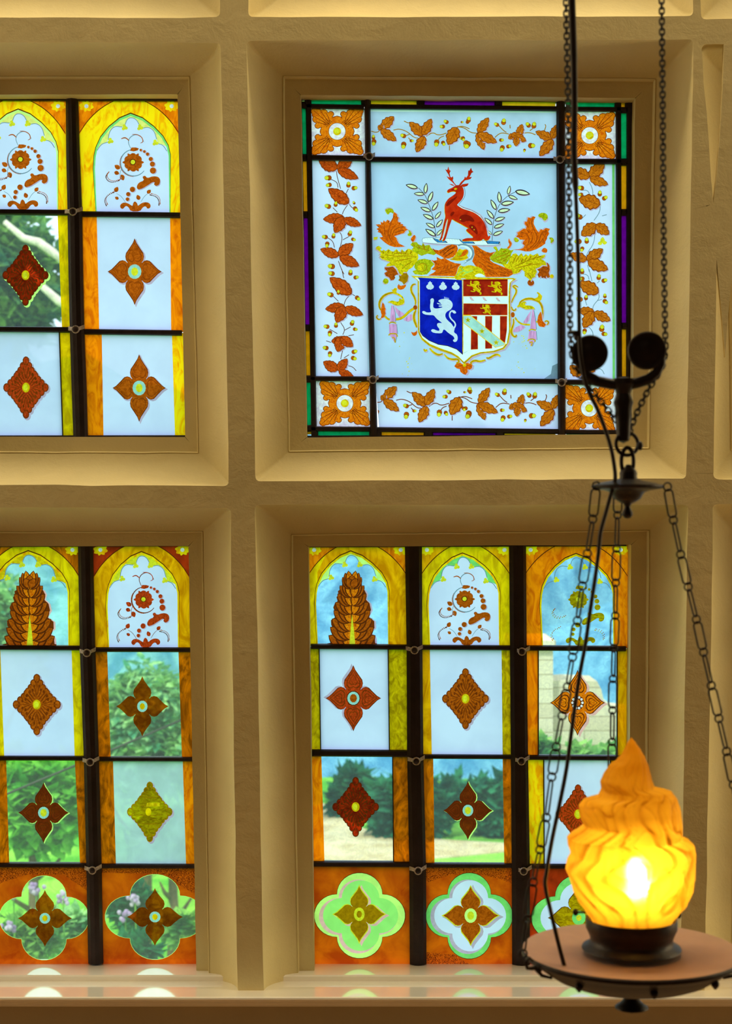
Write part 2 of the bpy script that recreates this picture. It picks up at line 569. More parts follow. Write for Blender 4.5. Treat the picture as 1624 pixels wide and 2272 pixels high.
def ring_pts(c, rad, closed=True, M=12, seed=0, amp=1.3):
    """c = TL, TR, BR, BL pixel corners -> evenly matched points; closed ring or an upside-down U"""
    TL, TR, BR, BL = c
    rnd = noise
    out = []
    def wob(p, t):
        a = amp
        return (p[0] + a * rnd.noise(Vector((p[0] * .012, p[1] * .012, seed))) * 2, p[1] + a * rnd.noise(Vector((p[0] * .012, p[1] * .012, seed + 40))) * 2)
    def side(a, b, ra, rb, m):
        L = math.hypot(b[0] - a[0], b[1] - a[1])
        return [wob(lerp2(a, b, (ra + (L - ra - rb) * i / m) / L), i) for i in range(m + 1)]
    def arc(prev, cor, nxt):
        p0 = lerp2(cor, prev, rad / math.hypot(prev[0] - cor[0], prev[1] - cor[1]))
        p1 = lerp2(cor, nxt, rad / math.hypot(nxt[0] - cor[0], nxt[1] - cor[1]))
        res = []
        for i in range(1, 4):
            t = i / 4
            a = lerp2(p0, cor, t); b = lerp2(cor, p1, t)
            res.append(lerp2(a, b, t))
        w = wob(cor, 0); d = (w[0] - cor[0], w[1] - cor[1])
        return [(r[0] + d[0], r[1] + d[1]) for r in res]
    if closed:
        cs = [TL, TR, BR, BL]
        for i in range(4):
            a, b = cs[i], cs[(i + 1) % 4]
            out += side(a, b, rad, rad, M)
            out += arc(a, b, cs[(i + 2) % 4])
    else:
        out += side(BL, TL, 0, rad, M) + arc(BL, TL, TR) + side(TL, TR, rad, rad, M) + arc(TL, TR, BR) + side(TR, BR, rad, 0, M)
    return out

def opening(spec, closed, bm_wall, seed):
    """hollow-chamfered reveal from the front arris F over the fillet A to the glass; returns the front ring"""
    F, A, Gq = spec['F'], spec['A'], spec['G']
    rings = []
    NC = 9
    f = ring_pts(F, 12, closed, seed=seed)
    a = ring_pts(A, 3, closed, seed=seed + 3, amp=0.8)
    g = ring_pts(Gq, 1.5, closed, seed=seed + 7, amp=0.6)
    cxm = (A[0][0] + A[1][0]) / 2; cym = (A[0][1] + A[2][1]) / 2
    def world(pts, y): return [W(p[0], p[1], y) for p in pts]
    wf = world(f, Y_FRONT); wa = world(a, Y_ARRIS)
    for i in range(NC + 1):
        th = R(4 + 78 * i / NC)
        s0, s1 = math.sin(R(4)), math.sin(R(82)); c0, c1 = math.cos(R(4)), math.cos(R(82))
        ty = (math.sin(th) - s0) / (s1 - s0)
        tx = (c0 - math.cos(th)) / (c0 - c1)
        rings.append([Vector((p.x + (q.x - p.x) * tx, p.y + (q.y - p.y) * ty, p.z + (q.z - p.z) * tx)) for p, q in zip(wf, wa)])
    # small bead between the hollow and the flat fillet
    def inward(w, d, y):
        c = W(cxm, cym, Y_ARRIS)
        out = []
        for i, p in enumerate(w):
            a_ = w[(i - 1) % len(w)]; b_ = w[(i + 1) % len(w)]
            if not closed and i == 0: a_ = p
            if not closed and i == len(w) - 1: b_ = p
            tdir = Vector((b_.x - a_.x, 0, b_.z - a_.z)).normalized()
            nrm = Vector((tdir.z, 0, -tdir.x))
            if nrm.dot(c - p) < 0: nrm = -nrm
            out.append(Vector((p.x + nrm.x * d, y, p.z + nrm.z * d)))
        return out
    rings.append(inward(wa, 0.0015, Y_ARRIS - 0.001))
    rings.append(inward(wa, 0.0040, Y_FILLET))
    wg = world(g, Y_FILLET + 0.002)
    rings.append(wg)
    wgl = [Vector((p.x, Y_GLASS + 0.012, p.z)) for p in inward(wg, 0.0005, 0)]
    rings.append(wgl)
    vr = [[bm_wall.verts.new(p) for p in r] for r in rings]
    n = len(vr[0])
    for r0, r1 in zip(vr[:-1], vr[1:]):
        for i in range(n if closed else n - 1):
            j = (i + 1) % n
            bm_wall.faces.new((r0[i], r0[j], r1[j], r1[i]))
    return [(p.x, p.z) for p in wf], wgl

SPEC = {
 'w1': dict(F=[(-410, 92), (490, 95), (508, 1078), (-395, 1074)], A=[(-340, 168), (421, 169), (441, 1006), (-330, 1004)], G=[(-308, 211), (394, 209), (411, 969), (-300, 969)]),
 'w2': dict(F=[(547, 90), (1539, 88), (1523, 1062), (567, 1068)], A=[(627, 168), (1455, 174), (1441, 996), (639, 1003)], G=[(667, 211), (1409, 217), (1404, 963), (680, 971)]),
 'w3': dict(F=[(-395, 1124), (511, 1128), (527, 2214), (-380, 2214)], A=[(-330, 1180), (450, 1178), (465, 2198), (-320, 2198)], G=[(-300, 1214), (418, 1211), (436, 2190), (-290, 2190)]),
 'w4': dict(F=[(566, 1119), (1527, 1120), (1508, 2214), (585, 2214)], A=[(645, 1185), (1442, 1176), (1432, 2198), (660, 2198)], G=[(684, 1213), (1400, 1209), (1394, 2190), (698, 2190)]),
 'w5': dict(F=[(1583, 1119), (2500, 1119), (2500, 2214), (1562, 2214)], A=[(1634, 1185), (2430, 1180), (2430, 2198), (1622, 2198)], G=[(1668, 1212), (2390, 1212), (2390, 2190), (1658, 2190)]),
 'w6': dict(F=[(1557, 98), (2500, 98), (2500, 1066), (1583, 1064)], A=[(1612, 170), (2430, 170), (2430, 1000), (1621, 1000)], G=[(1650, 212), (2390, 212), (2390, 968), (1655, 968)]),
 'w7': dict(F=[(545, -880), (1545, -880), (1538, 36), (552, 38)], A=[(620, -800), (1470, -800), (1462, -26), (632, -22)], G=[(660, -760), (1430, -760), (1425, -60), (668, -58)]),
 'w8': dict(F=[(-410, -880), (480, -880), (488, 38), (-400, 40)], A=[(-340, -800), (412, -800), (420, -24), (-330, -22)], G=[(-308, -760), (380, -760), (388, -60), (-300, -58)]),
 'w9': dict(F=[(1553, -880), (2500, -880), (2500, 42), (1554, 42)], A=[(1615, -800), (2430, -800), (2430, -22), (1618, -22)], G=[(1650, -760), (2390, -760), (2390, -60), (1655, -58)]),
}
RX0, RX1, RY0, RZ1 = -2.6, 3.2, -6.0, 5.0
SILL_Z = W(0, 2194, 0).z                 # where the mullions stand on the sill
bm = bmesh.new()
holes = []
for k, (key, sp) in enumerate(SPEC.items()):
    closed = key not in ('w3', 'w4', 'w5')
    ring, _ = opening(sp, closed, bm, k * 11 + 1)
    holes.append((ring, closed))
bmesh.ops.recalc_face_normals(bm, faces=bm.faces[:])
# front plane of the wall with its openings cut out
verts = [Vector((RX0, -0.2)), Vector((RX1, -0.2)), Vector((RX1, RZ1)), Vector((RX0, RZ1))]
faces = [[0, 1, 2, 3]]
for ring, closed in holes:
    pts = ring[:]
    if not closed:                       # openings of the lower row run down to the sill
        pts = [(pts[0][0], SILL_Z - 0.02)] + pts + [(pts[-1][0], SILL_Z - 0.02)]
    kk = len(verts)
    a = sum(pts[i][0] * pts[(i + 1) % len(pts)][1] - pts[(i + 1) % len(pts)][0] * pts[i][1] for i in range(len(pts)))
    if a < 0: pts = pts[::-1]
    verts += [Vector(p) for p in pts]
    faces.append(list(range(kk, kk + len(pts))))
vo, eo, fo, ov, oe, of = delaunay_2d_cdt(verts, [], faces, 1, 1e-6)
vv = [bm.verts.new((v.x, 0.0, v.y)) for v in vo]
for f, orig in zip(fo, of):
    if list(orig) == [0]:
        bm.faces.new([vv[i] for i in f])
bmesh.ops.remove_doubles(bm, verts=bm.verts[:], dist=0.00002)
struct('wall_front', bm, 'plaster', 'cream plastered window wall with hollow chamfered stone mullions', smooth=True, recalc=False, sharp=24)

# the plaster lobe that laps over the right-hand opening
bm = bmesh.new()
lobe = [(1606, 96), (1603, 200), (1597, 300), (1590, 390), (1583, 450), (1560, 462), (1558, 566), (1590, 575), (1597, 650), (1604, 730), (1609, 792), (1612, 740), (1619, 660), (1626, 600), (1660, 480), (1700, 300), (1700, 60), (1606, 60)]
lobe_l = [(1545, 120), (1558, 120), (1561, 185), (1568, 250), (1573, 320), (1577, 390), (1583, 452), (1545, 462)]
lobe_b = [(1545, 556), (1562, 560), (1590, 574), (1589, 650), (1588, 750), (1586, 850), (1584, 960), (1583, 1050), (1545, 1050)]
for k, poly in enumerate((lobe, lobe_l, lobe_b)):
    f = [bm.verts.new(W(p[0], p[1], -0.00008 - .00003 * k)) for p in poly]
    b = [bm.verts.new((v.co.x, 0.012, v.co.z)) for v in f]
    bm.faces.new(f); bm.faces.new(b[::-1])
    for i in range(len(f)):
        j = (i + 1) % len(f); bm.faces.new((f[i], f[j], b[j], b[i]))
struct('trim_1', bm, 'plaster', 'plaster lobe lapping over the right-hand window opening')

# glossy sill in two steps
bm = bmesh.new()
def sill_profile(bm, prof, x0, x1):
    r0 = [bm.verts.new((x0, y, z)) for y, z in prof]; r1 = [bm.verts.new((x1, y, z)) for y, z in prof]
    n = len(prof)
    for i in range(n):
        j = (i + 1) % n; bm.faces.new((r0[i], r0[j], r1[j], r1[i]))
    bm.faces.new(r0); bm.faces.new(r1[::-1])
za, zb, zc, zd = W(0, 2213, -0.06).z, W(0, 2177, 0.085).z, W(0, 2164, 0.085).z, W(0, 2139, Y_GLASS - 0.01).z
h = 0.0010
prof = [(-0.056, za), (0.085, zb), (0.085, zc - .003), (0.088, zc), (Y_GLASS + 0.03, zd - (-0.0)), (Y_GLASS + 0.03, za - 0.05), (-0.004, za - 0.05), (-0.004, za - 0.030),
        (-0.030, za - 0.028), (-0.036, za - 0.023), (-0.036, za - 0.019), (-0.046, za - 0.017), (-0.050, za - 0.013), (-0.050, za - 0.010), (-0.058, za - 0.008), (-0.061, za - 0.004), (-0.060, za - 0.001)]
sill_profile(bm, prof, RX0 + .001, RX1 - .001)
struct('window_sill', bm, 'sill_paint', 'glossy cream painted sill with a moulded nosing under the lower windows')
bm = bmesh.new()
box(bm, RX0 + .001, RX1 - .001, -0.016, 0.06, 0.0, za - 0.03)
struct('wall_dado', bm, 'dado_paint', 'dark brown wall below the sill')

# the rest of the hall
bm = bmesh.new(); box(bm, RX0 - .1, RX1 + .1, RY0 - .1, 0.0, -0.1, 0.0); struct('floor', bm, 'floor_wood')
bm = bmesh.new(); box(bm, RX0 - .1, RX1 + .1, RY0 - .1, 0.05, RZ1, RZ1 + .1); struct('ceiling', bm, 'room_wall')
bm = bmesh.new(); box(bm, RX0 - .1, RX0, RY0, 0.0, 0.0, RZ1); struct('wall_left', bm, 'room_wall')
bm = bmesh.new(); box(bm, RX1, RX1 + .1, RY0, 0.0, 0.0, RZ1); struct('wall_right', bm, 'room_wall')
bm = bmesh.new(); box(bm, RX0, RX1, RY0 - .1, RY0, 0.0, RZ1); struct('wall_back', bm, 'room_wall')

# ------------------------------------------------------------------ motifs
def petals(cx, cyy, hw, hh):
    seg = [(0, -1), (.07, -.86), (.20, -.70), (.32, -.56), (.345, -.45), (.32, -.34), (.26, -.27)]
    q = []
    for x, y in seg: q.append((x, y))
    sx = [(-y, -x) for x, y in seg[::-1]]     # right petal, upper half (mirror of the top petal's right half)
    q += sx
    full = []
    for k in range(4):
        c, s = math.cos(k * math.pi / 2), math.sin(k * math.pi / 2)
        for x, y in q[:-1]:
            full.append((x * c - y * s, x * s + y * c))
    return [(cx + x * hw, cyy + y * hh) for x, y in full]

def heart(cx, cyy, hw, hh, k, s=0.78):
    """heart-shaped lining of petal k"""
    base = [(0, -.34), (.07, -.30), (.16, -.30), (.24, -.37), (.25, -.47), (.20, -.58), (.11, -.70), (0, -.86)]
    pts = base + [(-x, y) for x, y in base[::-1]][1:-1]
    c, sn = math.cos(k * math.pi / 2), math.sin(k * math.pi / 2)
    return [(cx + (x * c - y * sn) * hw, cyy + (x * sn + y * c) * hh) for x, y in pts]

def flower(cx, cyy, hw, hh, style='rust'):
    """four-petalled pointed flower; styles follow the different panes"""
    L = []
    if style in ('rust', 'rust2'):
        L += [('mauve', petals(cx + 3, cyy + 3, hw * 1.03, hh * 1.03)), ('rust_dark', petals(cx, cyy, hw, hh)), ('rust', petals(cx, cyy, hw * .95, hh * .95))]  # mauve copy underneath is the flower's painted shadow image
        for k in range(4):
            L.append(('rust_dark', heart(cx, cyy, hw, hh, k))); L.append(('rust', [lerp2(p, (cx + (0, .56, 0, -.56)[k] * hw, cyy + (-.56, 0, .56, 0)[k] * hh), .07) for p in heart(cx, cyy, hw, hh, k)]))
        L += [('bead_blue', circ(cx, cyy, hw * .25, hh * .22)), ('nut_yellow', circ(cx, cyy, hw * .13, hh * .13, n=10))]
    elif style in ('hearts', 'hearts_dark', 'hearts_ornate'):
        a, b, c = {'hearts': ('rust_dark', 'rust_red', 'mauve'), 'hearts_dark': ('vein', 'hearts_dark', 'pale_green'), 'hearts_ornate': ('vein', 'orange_leaf', 'pink_line')}[style]
        off = (-4, -2) if style == 'hearts' else ((5, 3) if style == 'hearts_ornate' else (2, 1))
        L += [(c, petals(cx + off[0], cyy + off[1], hw * 1.02, hh * 1.02)), (a, petals(cx, cyy, hw, hh)), (b, petals(cx, cyy, hw * .95, hh * .95))]  # first layer paints the petals' shadow image, offset
        for k in range(4):
            m = (cx + (0, .54, 0, -.54)[k] * hw, cyy + (-.54, 0, .54, 0)[k] * hh)
            hp = heart(cx, cyy, hw, hh, k)
            L.append((a, hp)); L.append((b, [lerp2(p, m, .13) for p in hp])); L.append((a, [lerp2(p, m, .42) for p in hp])); L.append((b, [lerp2(p, m, .52) for p in hp]))
            d = ((0, -1), (1, 0), (0, 1), (-1, 0))[k]
            for s in (-.3, 0, .3):
                L.append((a, stroke([(cx + d[0] * hw * .4, cyy + d[1] * hh * .4), (cx + (d[0] * .62 + d[1] * s * .35) * hw, cyy + (d[1] * .62 + d[0] * s * .35) * hh)], 1.3)))
        if style == 'hearts_ornate':
            L += [('vein', circ(cx, cyy, hw * .24, hh * .22))] + [('pane_white', circ(cx + hw * .18 * math.cos(t), cyy + hh * .17 * math.sin(t), 3.0, n=7)) for t in [i * math.pi / 5 for i in range(10)]] + [('orange_leaf', circ(cx, cyy, hw * .11, hh * .1, n=10))]
        else:
            L += [('vein', circ(cx, cyy, hw * .25, hh * .23)), ('bead_blue', circ(cx, cyy, hw * .22, hh * .2)), ('rust' if style == 'hearts' else 'nut_yellow', circ(cx, cyy, hw * .13, hh * .13, n=10))]
    elif style == 'clear':
        L += [('rust_clear', petals(cx, cyy, hw, hh)), ('bead_blue', circ(cx, cyy, hw * .2, hh * .19)), ('yellow_green', circ(cx, cyy, hw * .1, hh * .11, n=10))]
    elif style == 'gilt':
        L += [('pink_line', petals(cx + 5, cyy + 3, hw * 1.03, hh * 1.03)), ('nut_yellow', petals(cx, cyy, hw, hh)), ('gold_dark', petals(cx, cyy, hw * .94, hh * .94)), ('nut_yellow', circ(cx, cyy, hw * .2, hh * .23)), ('gold_dark', circ(cx, cyy, hw * .1, hh * .12, n=10))]
    elif style == 'gilt2':
        L += [('mauve', petals(cx + 5, cyy + 3, hw * 1.05, hh * 1.05)), ('nut_yellow', petals(cx, cyy, hw, hh)), ('rust', petals(cx, cyy, hw * .94, hh * .94)), ('pale_green', circ(cx, cyy, hw * .21, hh * .24)), ('nut_yellow', circ(cx, cyy, hw * .12, hh * .14, n=10))]
    elif style == 'olive':
        L += [('vein', petals(cx, cyy, hw, hh)), ('olive_paint', petals(cx, cyy, hw * .96, hh * .96)), ('edge_green', circ(cx, cyy, hw * .22, hh * .22)), ('nut_yellow', circ(cx, cyy, hw * .09, hh * .09, n=10))]
    return L

def diamond_outline(cx, cyy, hw, hh, s=1.0):
    return [(cx + x * hw * s, cyy + y * hh * s) for x, y in ((0, -.88), (.37, -.46), (.46, -.37), (.88, 0), (.46, .37), (.37, .46), (0, .88), (-.37, .46), (-.46, .37), (-.88, 0), (-.46, -.37), (-.37, -.46))]

LOBES = [(0, -.86, .135), (.15, -.70, .115), (-.15, -.70, .115), (.26, -.55, .115), (-.26, -.55, .115), (.38, -.44, .105), (-.38, -.44, .105)]
def lobes(m, cx, cyy, hw, hh, grow=0.0, dx=0.0, dy=0.0):
    """the scalloped edge of an acanthus lozenge as overlapping round lobes"""
    out = [(m, [(x + dx, y + dy) for x, y in diamond_outline(cx, cyy, hw + grow, hh + grow, .93)])]
    for k in range(4):
        c, s = (1, 0, -1, 0)[k], (0, 1, 0, -1)[k]
        for x, y, r in LOBES:
            X, Y = x * c - y * s, x * s + y * c
            out.append((m, circ(cx + X * hw + dx, cyy + Y * hh + dy, r * hw * 1.02 + grow, r * hh * 1.0 + grow, n=11)))
    return out

def diamond(cx, cyy, hw, hh, style='red'):
    main, dark, ghost = {'red': ('rust_red', 'rust_dark', 'mauve'), 'orange': ('rust', 'rust_dark', 'mauve'), 'clear': ('red_clear', 'vein', 'pale_green'), 'plain': ('red_clear', 'vein', None), 'olive': ('olive_paint', 'gold_dark', 'mauve')}[style]
    L = []
    if ghost: L += lobes(ghost, cx, cyy, hw, hh, 1.4, 3, 3)  # offset copy painting the lozenge's shadow image on the glass
    L += lobes(dark, cx, cyy, hw, hh, 0.6)
    L += lobes(main, cx, cyy, hw, hh, -1.6)
    if style != 'olive':
        for k in range(4):
            c, s = (1, 0, -1, 0)[k], (0, 1, 0, -1)[k]
            def T(x, y): return (cx + (x * c - y * s) * hw, cyy + (x * s + y * c) * hh)
            for pts, w in (([(0, -.2), (0, -.84)], 1.5), ([(.02, -.30), (.07, -.5), (.13, -.66)], 1.8), ([(-.02, -.30), (-.07, -.5), (-.13, -.66)], 1.8),
                           ([(.05, -.24), (.16, -.38), (.22, -.52)], 2.2), ([(-.05, -.24), (-.16, -.38), (-.22, -.52)], 2.2), ([(.10, -.18), (.24, -.30), (.36, -.42)], 2.4), ([(-.10, -.18), (-.24, -.30), (-.36, -.42)], 2.4)):
                L.append((dark, stroke([T(*p) for p in pts], w)))
            for x, y, r in ((.11, -.60, .035), (-.11, -.60, .035), (.17, -.47, .04), (-.17, -.47, .04), (.29, -.42, .045), (-.29, -.42, .045), (.05, -.74, .03), (-.05, -.74, .03)):
                q = T(x, y); L.append((dark, circ(q[0], q[1], r * hw * 1.2, r * hh * 1.3, n=7)))
        L += [('gold', circ(cx, cyy, hw * .17, hh * .16)), ('nut_yellow', circ(cx - 1, cyy, hw * .1, hh * .11, n=10))]
    else:
        for t in (-.5, -.22, .1, .38):
            L.append((dark, stroke([(cx - hw * (.9 - abs(t)) * .7, cyy + t * hh), (cx, cyy + (t + .03) * hh), (cx + hw * (.9 - abs(t)) * .7, cyy + t * hh)], 1.4)))
        L += [('yellow_green', circ(cx - 3, cyy, hw * .13, hh * .13)), ('gold', [(cx - 6, cyy - hh * .3), (cx + 22, cyy - hh * .3), (cx + 22, cyy - hh * .18), (cx - 8, cyy - hh * .18)])]
    return L

ARCH = [(668, 905), (655, 600), (660, 520), (672, 465), (705, 395), (760, 330), (830, 275), (905, 245), (985, 275), (1060, 330), (1120, 390), (1155, 450), (1170, 510), (1175, 905)]
def arch_map(x0, x1, y0, y1):
    def M(pts): return [(x0 + (p[0] - 655) / 520 * (x1 - x0), y0 + (p[1] - 245) / 655 * (y1 - y0)) for p in pts]
    return M

def arch_layers(x0, x1, y0, y1, quad, inner, spandrel='amber_brown', tracery='tracery', edge='pale_green'):
    M = arch_map(x0, x1, y0, y1)
    k = (x1 - x0) / 520
    TL, TR = quad[0], quad[1]
    L = []
    # corner spandrels with a small flower in each
    for c, s in ((TL, 1), (TR, -1)):
        L.append((spandrel, [(c[0], c[1]), (c[0] + s * 84, c[1]), (c[0] + s * 60, c[1] + 12), (c[0] + s * 36, c[1] + 30), (c[0] + s * 16, c[1] + 54), (c[0], c[1] + 80)]))
        L.append(('vein', stroke([(c[0] + s * 84, c[1]), (c[0] + s * 50, c[1] + 18), (c[0] + s * 22, c[1] + 44), (c[0], c[1] + 76)], 2.0)))
        for a in range(8):
            t = a * math.pi / 4 + .2
            L.append(('amber_bright', leaf((c[0] + s * 17, c[1] + 15), (c[0] + s * 17 + 17 * math.cos(t), c[1] + 15 + 13 * math.sin(t)), .34)))
        L.append(('pane_white', circ(c[0] + s * 17, c[1] + 15, 4.6, n=9)))
    A = M(ARCH)
    ctr = (x0 + (x1 - x0) / 2, y0 + (y1 - y0) * .6)
    L.append(('vein', [(ctr[0] + (p[0] - ctr[0]) * 1.06, ctr[1] + (p[1] - ctr[1]) * 1.06) for p in A[1:-1]] + [(A[-1][0] + 2.5, A[-1][1]), (A[0][0] - 2.5, A[0][1])][::1]))
    L.append((edge, [(ctr[0] + (p[0] - ctr[0]) * 1.045, ctr[1] + (p[1] - ctr[1]) * 1.04) for p in A[1:-1]] + [(A[-1][0] + 2, A[-1][1]), (A[0][0] - 2, A[0][1])]))
    L.append((inner, A))
    # cusped tracery
    web = [(672, 465), (705, 395), (760, 330), (830, 275), (905, 245), (985, 275), (1060, 330), (1120, 390), (1155, 450),
           (1130, 437), (1095, 428), (1085, 395), (1070, 345), (1030, 318), (985, 325), (965, 300), (945, 268), (910, 255), (880, 268), (865, 300), (845, 318), (790, 312), (757, 350), (748, 400), (735, 425), (700, 432)]
    L.append((tracery, M(web)))
    for seq in ([(670, 475), (700, 432), (745, 420)], [(748, 405), (755, 350), (790, 312), (845, 318)], [(865, 305), (880, 265), (910, 253), (945, 268), (965, 305)], [(985, 327), (1030, 318), (1070, 345), (1086, 400)], [(1095, 430), (1130, 438), (1158, 480)]):
        L.append(('grey_line', stroke(M(seq), 5 * k, False)))
    for x, y in ((763, 412), (862, 322), (970, 322), (1077, 424)):
        for t in (0.3, 2.4, 4.5):
            L.append(('nut_yellow', circ(*M([(x + 11 * math.cos(t), y + 11 * math.sin(t))])[0], 12 * k, n=9)))
    return L

def scroll_layers(x0, x1, y0, y1, main='rust', ring='grey_line', faint=False):
    M = arch_map(x0, x1, y0, y1)
    k = (x1 - x0) / 520
    kk = ((x1 - x0) / 520 + (y1 - y0) / 655) / 2
    L = []
    def dot(x, y, r, m=main): L.append((m, circ(*M([(x, y)])[0], r * k, r * (y1 - y0) / 655, n=11)))
    if not faint:
        L.append((ring, stroke(M([(925 + 92 * math.cos(t), 568 + 92 * math.sin(t)) for t in [R(-95 - 12 * i) for i in range(20)]]), 9 * k, True, 0)))
        L.append((main, stroke(M([(925 + 96 * math.cos(t), 568 + 96 * math.sin(t)) for t in [R(-150 - 12 * i) for i in range(11)]]), 5 * k, True, 0)))
        L.append((ring, stroke(M([(905, 470), (885, 425), (900, 390), (940, 370), (980, 385), (996, 425)]), 6 * k)))
        L.append((main, stroke(M([(915, 372), (950, 372), (985, 392), (992, 425), (972, 432)]), 6 * k)))
        L.append((main, stroke(M([(893, 415), (868, 392), (838, 402)]), 8 * k)))
        L.append((main, leaf(*M([(830, 610), (792, 585)]), .35)))
    L.append((main, M([(900, 485), (910, 462), (940, 462), (962, 468), (955, 482), (925, 490)])))
    for i in range(6):
        t = i * math.pi / 3 + .5
        dot(922 + 40 * math.cos(t), 565 + 38 * math.sin(t), 27)
    for i in range(6):
        t = i * math.pi / 3
        L.append((main, leaf(*M([(922 + 40 * math.cos(t), 565 + 38 * math.sin(t)), (922 + 76 * math.cos(t), 565 + 72 * math.sin(t))]), .3)))
    L.append(('vein' if not faint else main, circ(*M([(920, 563)])[0], 22 * k, n=10)))
    dot(920, 563, 16, 'nut_yellow')
    for x, y, r in ((975, 480, 9), (1000, 490, 10), (1022, 508, 12), (1045, 542, 15), (1056, 577, 18), (1060, 622, 22), (917, 752, 19), (887, 785, 15), (882, 820, 13)):
        if not faint: dot(x + 5, y + 3, r + 2, 'mauve')
        dot(x, y, r)
    horn = [(945, 735), (960, 705), (1000, 690), (985, 665), (1005, 655), (1020, 675), (1060, 660), (1100, 665), (1112, 690), (1105, 720), (1080, 730), (1065, 715), (1075, 705), (1060, 700), (1030, 720), (990, 745), (955, 755)]
    if not faint: L.append(('mauve', chaikin(M([(x + 5, y + 6) for x, y in horn]))))  # painted shadow image of the horn
    L.append((main, chaikin(M(horn))))
    L.append((main, chaikin(M([(905, 905), (890, 875), (870, 865), (850, 890), (832, 880), (830, 860), (850, 843), (880, 845), (905, 860), (918, 868), (922, 845), (935, 833), (950, 848), (955, 868), (975, 850), (1000, 840), (1030, 843), (1045, 860), (1042, 880), (1022, 888), (1010, 868), (990, 875), (970, 905)]))))
    sprays = (((745, 640), (728, 665), (745, 695), (780, 705), (825, 690)), ((735, 865), (720, 830), (740, 795), (788, 772)), ((1040, 790), (1080, 800), (1102, 825), (1102, 862)))
    for sp in sprays:
        q = chaikin(list(sp), 2, False)
        stp = 1 if not faint else 2
        for i in range(0, len(q), stp):
            L.append(('vein' if not faint else main, circ(*M([q[i]])[0], 4.2 * k, n=6)))
            L.append(('rust', circ(*M([(q[i][0] + 8, q[i][1] - 9)])[0], 3.6 * k, n=6)))
    if not faint:
        for a, b in (((790, 632), (825, 645)), ((838, 650), (855, 690)), ((795, 770), (815, 735)), ((820, 820), (795, 805)), ((965, 825), (950, 790)), ((1020, 780), (1045, 755))):
            L.append((main, leaf(*M([a, b]), .38)))
        for s in (((870, 845), (840, 800), (805, 780)), ((975, 840), (1000, 800), (1025, 780)), ((845, 600), (825, 650), (845, 680))):
            L.append((ring, stroke(M(s), 3.5 * k)))
    return L

def acanthus_layers(x0, x1, y0, y1, ghost='pink_line'):
    s = (x1 - x0) / 498.0; t = (y1 - y0) / 625.0
    def M(pts): return [(x0 + (p[0] - 130) * s, y0 + (p[1] - 120) * t) for p in pts]
    left = [(375, 266), (350, 272), (328, 295), (320, 325), (335, 350), (300, 358), (280, 372), (284, 400), (270, 412), (278, 440), (260, 452), (248, 482), (258, 510), (272, 540), (232, 568), (234, 600), (248, 628), (262, 650), (235, 668), (226, 710), (232, 748)]
    right = [(400, 270), (425, 300), (436, 325), (425, 350), (465, 365), (478, 392), (470, 425), (500, 455), (510, 500), (488, 542), (532, 575), (534, 622), (500, 650), (535, 680), (542, 748)]
    body = left[::-1] + right
    L = [(ghost, M([(x + 12, y + 2) for x, y in body])), ('rust_dark', M(body))]
    ctr = 378
    rows_y = list(range(300, 800, 56))[::-1]
    for yy in rows_y:
        t_ = (yy - 266) / 480
        w = 48 + 116 * min(1, t_) ** .75
        for sg in (-1, 1):
            for wf, up, wr in ((1.06, -22, .25), (.76, -52, .22), (.40, -66, .2)):
                base_ = (ctr + sg * (4 + 30 * t_ * wf), yy + 60 + 10 * t_); tip_ = (ctr + sg * w * wf, yy + up)
                L.append(('vein', leaf(*M([base_, tip_]), wr + .04)))
                L.append(('rust' if wf > .5 else 'orange_leaf', leaf(*M([lerp2(base_, tip_, .04), lerp2(base_, tip_, .96)]), wr - .01)))
                L.append(('rust_dark', stroke(M([lerp2(base_, tip_, .3), lerp2(base_, tip_, .85)]), 1.6)))
    for a_, b_ in (((378, 345), (378, 262)), ((378, 350), (345, 285)), ((378, 350), (412, 285))):
        L.append(('vein', leaf(*M([a_, b_]), .4))); L.append(('rust', leaf(*M([lerp2(a_, b_, .04), lerp2(a_, b_, .95)]), .34)))
    L.append(('vein', stroke(M([(378, 340), (376, 540)]), 1.6)))
    L.append(('nut_yellow', M([(378, 530), (392, 640), (402, 750), (358, 750), (368, 640)])))
    return L

def quatrefoil(cx, cyy, hw, hh, n=15):
    """outline of four overlapping lobes"""
    pts = []
    r, d = 0.50, 0.50
    # intersection angle of neighbouring lobes
    for k in range(4):
        a0 = k * math.pi / 2 - math.pi / 2
        ox, oy = d * math.cos(a0), d * math.sin(a0)
        for i in range(n + 1):
            t = a0 + R(-90) + R(180) * i / n
            pts.append((cx + (ox + r * math.cos(t) * 1.0) * hw, cyy + (oy + r * math.sin(t) * 1.0) * hh))
    return pts

def quatre_layers(cx, cyy, hw, hh, field, fw, fh, fst, edge=None, ghost=None, fcx=None, fcy=None):
    L = []
    if edge:
        L += [('vein', quatrefoil(cx, cyy, hw * 1.015, hh * 1.015)), (edge, quatrefoil(cx, cyy, hw, hh))]
        if ghost:
            L.append((ghost, quatrefoil(cx - 3, cyy + 2, hw * .87, hh * .87)))
        L.append((field, quatrefoil(cx + 2, cyy, hw * .83, hh * .83)))
    else:
        L += [('pale_green', quatrefoil(cx, cyy, hw * 1.012, hh * 1.012)), (field, quatrefoil(cx, cyy, hw, hh))]
    L += flower(fcx or cx, fcy or cyy, fw, fh, fst)
    return L

